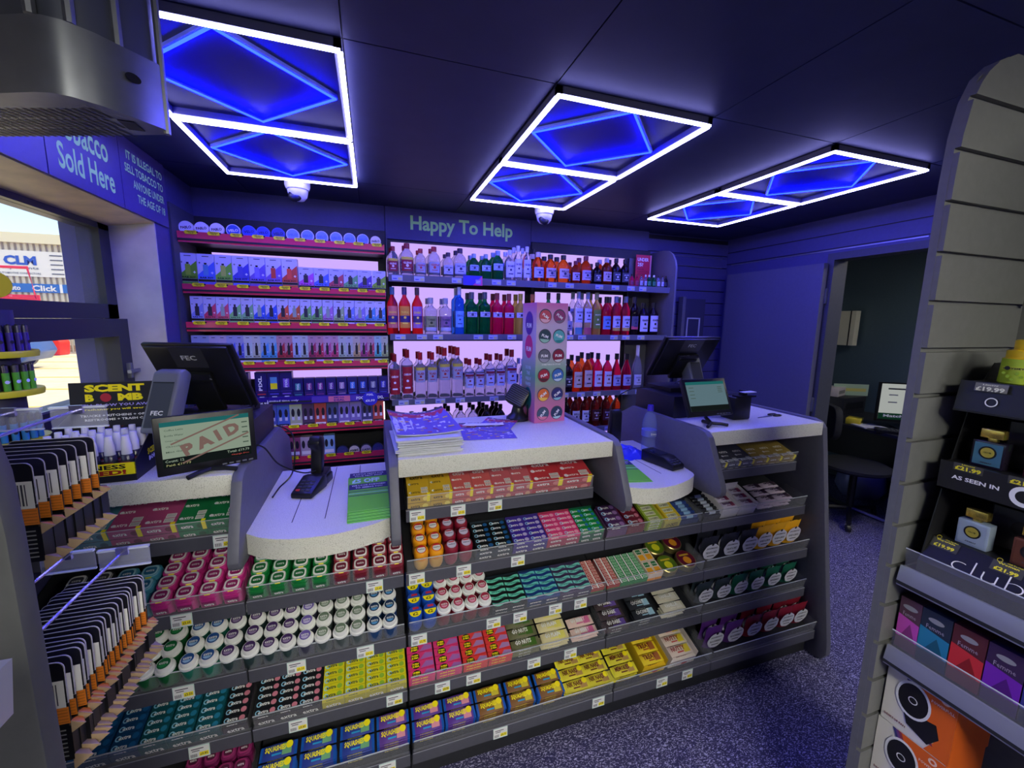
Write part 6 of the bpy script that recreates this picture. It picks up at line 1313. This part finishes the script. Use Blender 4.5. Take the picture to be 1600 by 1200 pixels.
for (z, c, c2, n) in ((.4445, (66, 50, 130), (30, 26, 40), 'purple'), (.3325, (90, 170, 60), (200, 210, 240), 'green'), (.1865, (60, 130, 190), (30, 40, 60), 'blue')):
    pr = p_lighter(c, c2)
    for ring_, r_, n0 in ((0, .082, 9), (1, .066, 7)):
        for i in range(n0):
            a = math.radians(-25+115*i/(n0-1))
            pr.put((cx+r_*math.sin(a), cy-r_*math.cos(a), 1.0+z), (0, 0, a), '%s lighter, %s from left, %s ring of its tier on sill display' % (n, ORD[i], ('outer', 'inner')[ring_]), n+' lighters')
b = MB(); b.lathe([(.0005, 0), (.037, 0), (.037, .004), (.0005, .004)], C((214, 196, 40)), 28)
tag(b.build('round_sign', loc=(-.985, 1.56, 1.628), rot=(math.pi/2, 0, .3)), 'round yellow sign on a peg above the lighter display', 'sign')
MB().tube([(-.985, 1.557, 1.5605), (-.985, 1.557, 1.60)], .003, BLACKP).build('peg', bpy.data.objects['round_sign'])
bpy.data.objects['peg'].matrix_parent_inverse = bpy.data.objects['round_sign'].matrix_basis.inverted()

# wall mounted heater, top left
t = thing('wall_heater', 'grey metal curtain heater with slotted underside, upper left foreground', 'heater')
O = [(-.93, 1.27), (-.36, 1.043), (-.361, 1.018), (-.42, .949), (-.451, .928), (-.475, .924), (-.50, .931), (-.56, .957), (-.93, 1.10)]
MB().prism(O, 'z', 1.90, 2.012, STEEL).build('lower_band', t)
I = [(-.93, 1.262), (-.37, 1.039), (-.372, 1.022), (-.427, .958), (-.453, .94), (-.475, .936), (-.50, .943), (-.56, .969), (-.93, 1.11)]
MB().prism(I, 'z', 2.012, 2.25, mat('heater_body', (92, 96, 108), .4, metal=.4)).build('body', t)
b = MB()
for x, y in ((-.405, .985), (-.445, .937), (-.49, .930), (-.565, .962)): b.tube([(x, y, 2.012), (x, y, 2.25)], .008, STEEL, 8)
b.tube([(-.361, 1.03, 1.895), (-.361, 1.03, 2.25)], .006, STEEL, 8); b.build('rib', t)
b = MB()
for j in range(3):
    for i in range(26):
        u = i/26; x = -.445-.36*u; y = .965+.135*u+.040*j
        b.poly([(x, y, 1.8992), (x-.006, y+.002, 1.8992), (x+.012, y+.033, 1.8992), (x+.018, y+.031, 1.8992)], BLK)
b.box(-.425, -.40, 1.0, 1.04, 1.8985, 1.8995, BLK); b.build('slots', t)
b = MB(); d_ = Vector((-.059, -.069, 0)).normalized(); b.disc((-.3885, .984, 1.966), d_, Z3, .012, BLK, 18, ry=.008)
nrm = Vector((.069, -.059, 0)).normalized()*.002
for i in range(len(b.v)): b.v[i] = tuple(Vector(b.v[i])+nrm)
b.build('round_hole', t)
MB().box(-.945, -.93, 1.12, 1.25, 1.98, 2.2, STEEL).build('wall_bracket', t)

# ------------------------------------------------------------------ between counter and door: slim freestanding frame
t = thing('poster_holder', 'slim grey standing panel with an empty clear poster frame beside the spirits shelves', 'panel', (2.50, 2.86, 0), (0, 0, 0))
b = MB(); b.box(-.06, -.03, 0, .05, 0, 1.77, PANEL); b.box(-.03, .17, .0, .03, 0, 1.755, mat('navy_board', (50, 50, 78), .5)); b.build('board', t)
b = MB()
for (a, c, z0, z1) in ((-.01, .0, 1.2, 1.60), (.115, .125, 1.2, 1.60), (-.01, .125, 1.59, 1.60), (-.01, .125, 1.2, 1.21)): b.box(a, c, -.006, 0, z0, z1, ACRE)
b.build('frame', t)

# ------------------------------------------------------------------ office
t = thing('office_desk', 'dark office desk in back room seen through doorway', 'desk', (4.2, 2.3, 0))
MB().box(-.42, .36, -.85, .9, .70, .725, C((40, 42, 48))).build('desktop', t)
for y in (-.8, .85): MB().box(-.40, .34, y, y+.03, 0, .70, C((30, 32, 38))).build('leg', t)
MB().box(.30, .33, -.8, .85, .25, .70, C((30, 32, 38))).build('modesty_panel', t)
t = thing('computer_monitor', 'office monitor showing a web page with green banner, on back room desk', 'monitor', (4.11, 2.06, .7255), (0, 0, -.62))
b = MB(); b.box(-.26, .26, 0, .02, .06, .38, BLACKP); b.box(-.02, .02, .02, .04, 0, .2, BLACKP); b.box(-.1, .1, -.04, .12, 0, .008, BLACKP); b.build('housing', t)
b = MB(); b.quad((0, -.001, .225), X3, Z3, .49, .29, swht); b.quad((0, -.0015, .105), X3, Z3, .49, .05, C((20, 90, 50))); b.text('MatchDay W', (-.06, -.002, .105), X3, Z3, .3, .03, WHITE, .03, 2); b.quad((.0, -.0015, .33), X3, Z3, .40, .012, C((60, 64, 70)))
for i in range(6): b.quad((-.16+.12*(i % 3), -.0015, .28-.06*(i//3)), X3, Z3, .06, .01, C((150, 152, 150)))
b.build('display', t)
t = thing('keyboard', 'black keyboard on back room desk below the monitor', 'keyboard', (3.92, 1.98, .7255), (0, 0, -.9))
MB().box(-.2, .2, -.06, .07, 0, .02, BLACKP).build('case', t)
b = MB()
for i in range(14):
    for j in range(4): b.box(-.19+.0272*i, -.168+.0272*i, -.05+.028*j, -.028+.028*j, .02, .024, C((44, 46, 54)))
b.build('keys', t)
for (x, y, z, rz, w_, d_, h_, c, lab, n, ct) in ((3.90, 2.36, .7255, .4, .14, .1, .05, (226, 206, 60), 'yellow box on back room desk', 'yellow_box', 'box'), (3.885, 2.24, .7255, -.3, .19, .14, .012, (206, 206, 216), 'white papers on back room desk', 'paper_stack', 'papers'), (4.30, 2.80, .7255, .1, .36, .34, .16, (44, 44, 52), 'dark office printer on back room desk', 'office_printer', 'printer'), (4.22, 2.78, .887, .3, .2, .15, .08, (216, 206, 214), 'white and purple carton on office printer', 'small_carton', 'box')):
    t = thing(n, lab, ct, (x, y, z), (0, 0, rz)); MB().box(-w_/2, w_/2, -d_/2, d_/2, 0, h_, C(c)).build('body', t, bevel=.003)
    b = MB(); b.quad((0, -d_/2-.001, h_/2), X3, Z3, w_*.8, h_*.4, C(tuple(int(q*.6) for q in c))); b.build('front', t)
t = thing('wall_calendar', 'pale printed sheet standing on printer in back room', 'paper', (4.38, 2.72, .887), (0, 0, -.5))
b = MB(); b.box(-.15, .15, 0, .003, 0, .11, C((180, 206, 180))); b.quad((0, -.001, .055), X3, Z3, .26, .03, C((214, 206, 120))); b.build('sheet', t)
t = thing('wall_cabinet', 'narrow white switch cabinet on back room wall', 'cabinet', (4.5, 2.93, 1.36), (0, 0, -math.pi/2))
MB().box(-.09, .09, 0, .065, 0, .34, CREAM).build('box', t); MB().box(.04, .05, -.002, 0, 0, .34, BLK).build('gap', t)
t = thing('office_chair', 'black swivel office chair in back room doorway', 'chair', (3.62, 2.14, 0), (0, 0, .9))
fab = C((26, 28, 36), .8)
b = MB(); b.lathe([(.001, .42), (.2, .42), (.235, .44), (.235, .46), (.2, .478), (.0005, .48)], fab, 24); b.build('seat', t)
b = MB(); b.prism(b.rrect(.36, .26, .09, 5), 'y', -.02, .03, fab)
for i in range(len(b.v)): v = b.v[i]; b.v[i] = (v[0], v[1]+.20, v[2]+.80)
b.build('backrest', t, bevel=.01)
b = MB(); b.tube([(0, .1, .43), (0, .24, .46), (0, .25, .7)], .02, BLACKP); b.build('back_bar', t)
b = MB(); b.cyl(.025, .09, .43, BLACKP, 14); b.build('gas_lift', t)
for k in range(5):
    a = k*2*math.pi/5+.3
    l_ = MB().tube([(0, 0, .10), (.28*math.cos(a), .28*math.sin(a), .07)], .018, BLACKP).build('base_arm', t)
    b = MB(); b.cyl(.028, -.012, .012, BLACKP, 14); b.rot(0, Matrix.Translation((.28*math.cos(a), .28*math.sin(a), .0285)) @ Matrix.Rotation(math.pi/2, 4, 'X')); b.build('castor', l_)
b = MB(); b.lathe([(.001, 0), (.14, 0), (.19, .08), (.17, .22), (.1, .3), (.03, .34)], mat('bin_bag', (120, 124, 160), .3), 14); tag(b.build('waste_bag', loc=(4.25, 2.45, 0)), 'pale grey plastic rubbish bag under back room desk', 'rubbish bag')

# ------------------------------------------------------------------ outside
tar = mat('tarmac', (196, 184, 150), .9, noise=.12, nscale=3)
struct(MB().box(-60, -1.32, -10, 60, -.1, -.02, tar).build('ground_outside'))
corr = mat('cladding', (212, 204, 180), .6)
t = thing('warehouse', 'long cream corrugated warehouse with signs beyond the car park', 'building', (-16, 26, 0))
b = MB(); b.box(-24, 9, .12, 8, -.02, 4.76, corr)
for i in range(150): b.box(-24+.22*i, -24+.22*i+.11, 0, .12, -.02, 4.76, corr)
b.build('wall', t)
b = MB(); b.box(-24.2, 9.2, -.2, 8.2, 4.76, 5.2, C((236, 228, 190))); b.build('fascia', t)
b = MB(); b.box(-4, 2.4, -.06, -.005, 3.26, 4.42, C((236, 234, 226))); b.text('CLM', (.72, -.08, 3.98), X3, Z3, 1.15, .42, C((40, 90, 190)), .05, 2); b.text('components', (.55, -.08, 3.62), X3, Z3, 1.6, .14, C((120, 130, 140)), .02, 1); b.text('DISTRIBUTOR OF AUTOMOTIVE CONNECTORS', (.2, -.08, 3.40), X3, Z3, 2.4, .09, C((110, 120, 130)), .02, 1)
for i in range(5): b.quad((2.02, -.08, 4.25-.21*i), X3, Z3, .46, .05, C((90, 96, 104)))
b.build('company_sign', t)
b = MB(); b.box(-4, 3.2, -.06, -.005, 2.54, 2.94, C((40, 110, 190))); b.text('Auto', (.32, -.08, 2.74), X3, Z3, .55, .22, WHITE, .03, 2); b.text('Click', (1.45, -.08, 2.74), X3, Z3, .9, .27, WHITE, .03, 2); b.box(2.0, 2.1, -.07, -.06, 2.54, 2.94, WHITE); b.build('blue_banner', t)
t = thing('mesh_fence', 'wire mesh fence with posts in front of warehouse', 'fence', (-14, 22.5, -.02)); gal = C((190, 184, 160))
for i in range(9): MB().tube([(-6+1.6*i, 0, 0), (-6+1.6*i, 0, 1.25)], .03, gal).build('post', t)
b = MB()
for i in range(130): b.box(-6+.1*i, -6+.1*i+.012, -.006, .006, .05, 1.2, gal)
for i in range(9): b.box(-6, 7, -.006, .006, .08+.13*i, .092+.13*i, gal)
o = b.build('mesh', t); 
b = MB(); b.box(-6.5, 7, .3, .5, 0, .25, C((186, 150, 110))); tag(b.build('low_wall', loc=(-14, 22.5, -.02)), 'low brown wall along the fence', 'wall')
b = MB()
for (x, z, r_) in ((0, 0, 0),): b.prism([(-.5, 0), (.5, 0), (.55, .5), (.3, .95), (-.3, .95), (-.55, .5)], 'y', 0, .6, C((220, 40, 30)))
tag(b.build('red_skip', loc=(-11.9, 20.6, -.02), bevel=.05), 'red container standing by the fence', 'container')
t = thing('parked_car', 'blue car parked outside, seen past the lighter display', 'car', (-11.0, 15.4, -.02), (0, 0, .15))
b = MB(); b.prism([(-2, .25), (1.85, .25), (2.0, .5), (1.9, .8), (1.0, .95), (.3, 1.4), (-1.2, 1.42), (-1.9, 1.0), (-2.05, .6)], 'y', -.8, .8, C((50, 80, 140), .3)); b.build('body', t, bevel=.05)
b = MB(); b.prism([(.85, .98), (.25, 1.34), (-1.1, 1.35), (-1.5, 1.0)], 'y', -.81, .81, C((40, 50, 60), .1)); b.build('window', t)
for x in (-1.25, 1.25):
    for y in (-.78, .62):
        b = MB(); b.lathe([(.001, 0), (.32, 0), (.32, .16), (.001, .16)], BLACKP, 24); b.lathe([(.001, -.005), (.2, -.005), (.2, .165), (.001, .165)], STEEL, 20); b.rot(0, Matrix.Translation((x, y+.16, .32)) @ Matrix.Rotation(math.pi/2, 4, 'X')); b.build('wheel', t)
t = thing('red_frame_sign', 'red metal frame with board standing outside the window', 'sign', (-5.0, 8, -.02)); rdm = C((220, 40, 50))
b = MB(); b.tube([(-.9, 0, 0), (-.9, 0, 2.22), (.35, 0, 2.22), (.40, 0, 1.80), (-.9, 0, 1.80)], .022, rdm, 8); b.build('frame', t)
b = MB(); b.box(-.9, .44, -.01, .01, 1.76, 1.84, rdm); b.text('Request Pallets', (.0, -.015, 1.80), X3, Z3, .5, .04, WHITE, .03, 1); b.build('board', t)
for i in range(7):
    b = MB(); b.quad((0, 0, .004), (1, 0, 0), (0, 1, 0), 9, .12, C((236, 196, 60))); b.rot(0, Matrix.Rotation(-.15, 4, 'Z')); o = b.build('painted_line', loc=(-8, 7.5+2.0*i, -.02)); o['kind'] = 'structure'
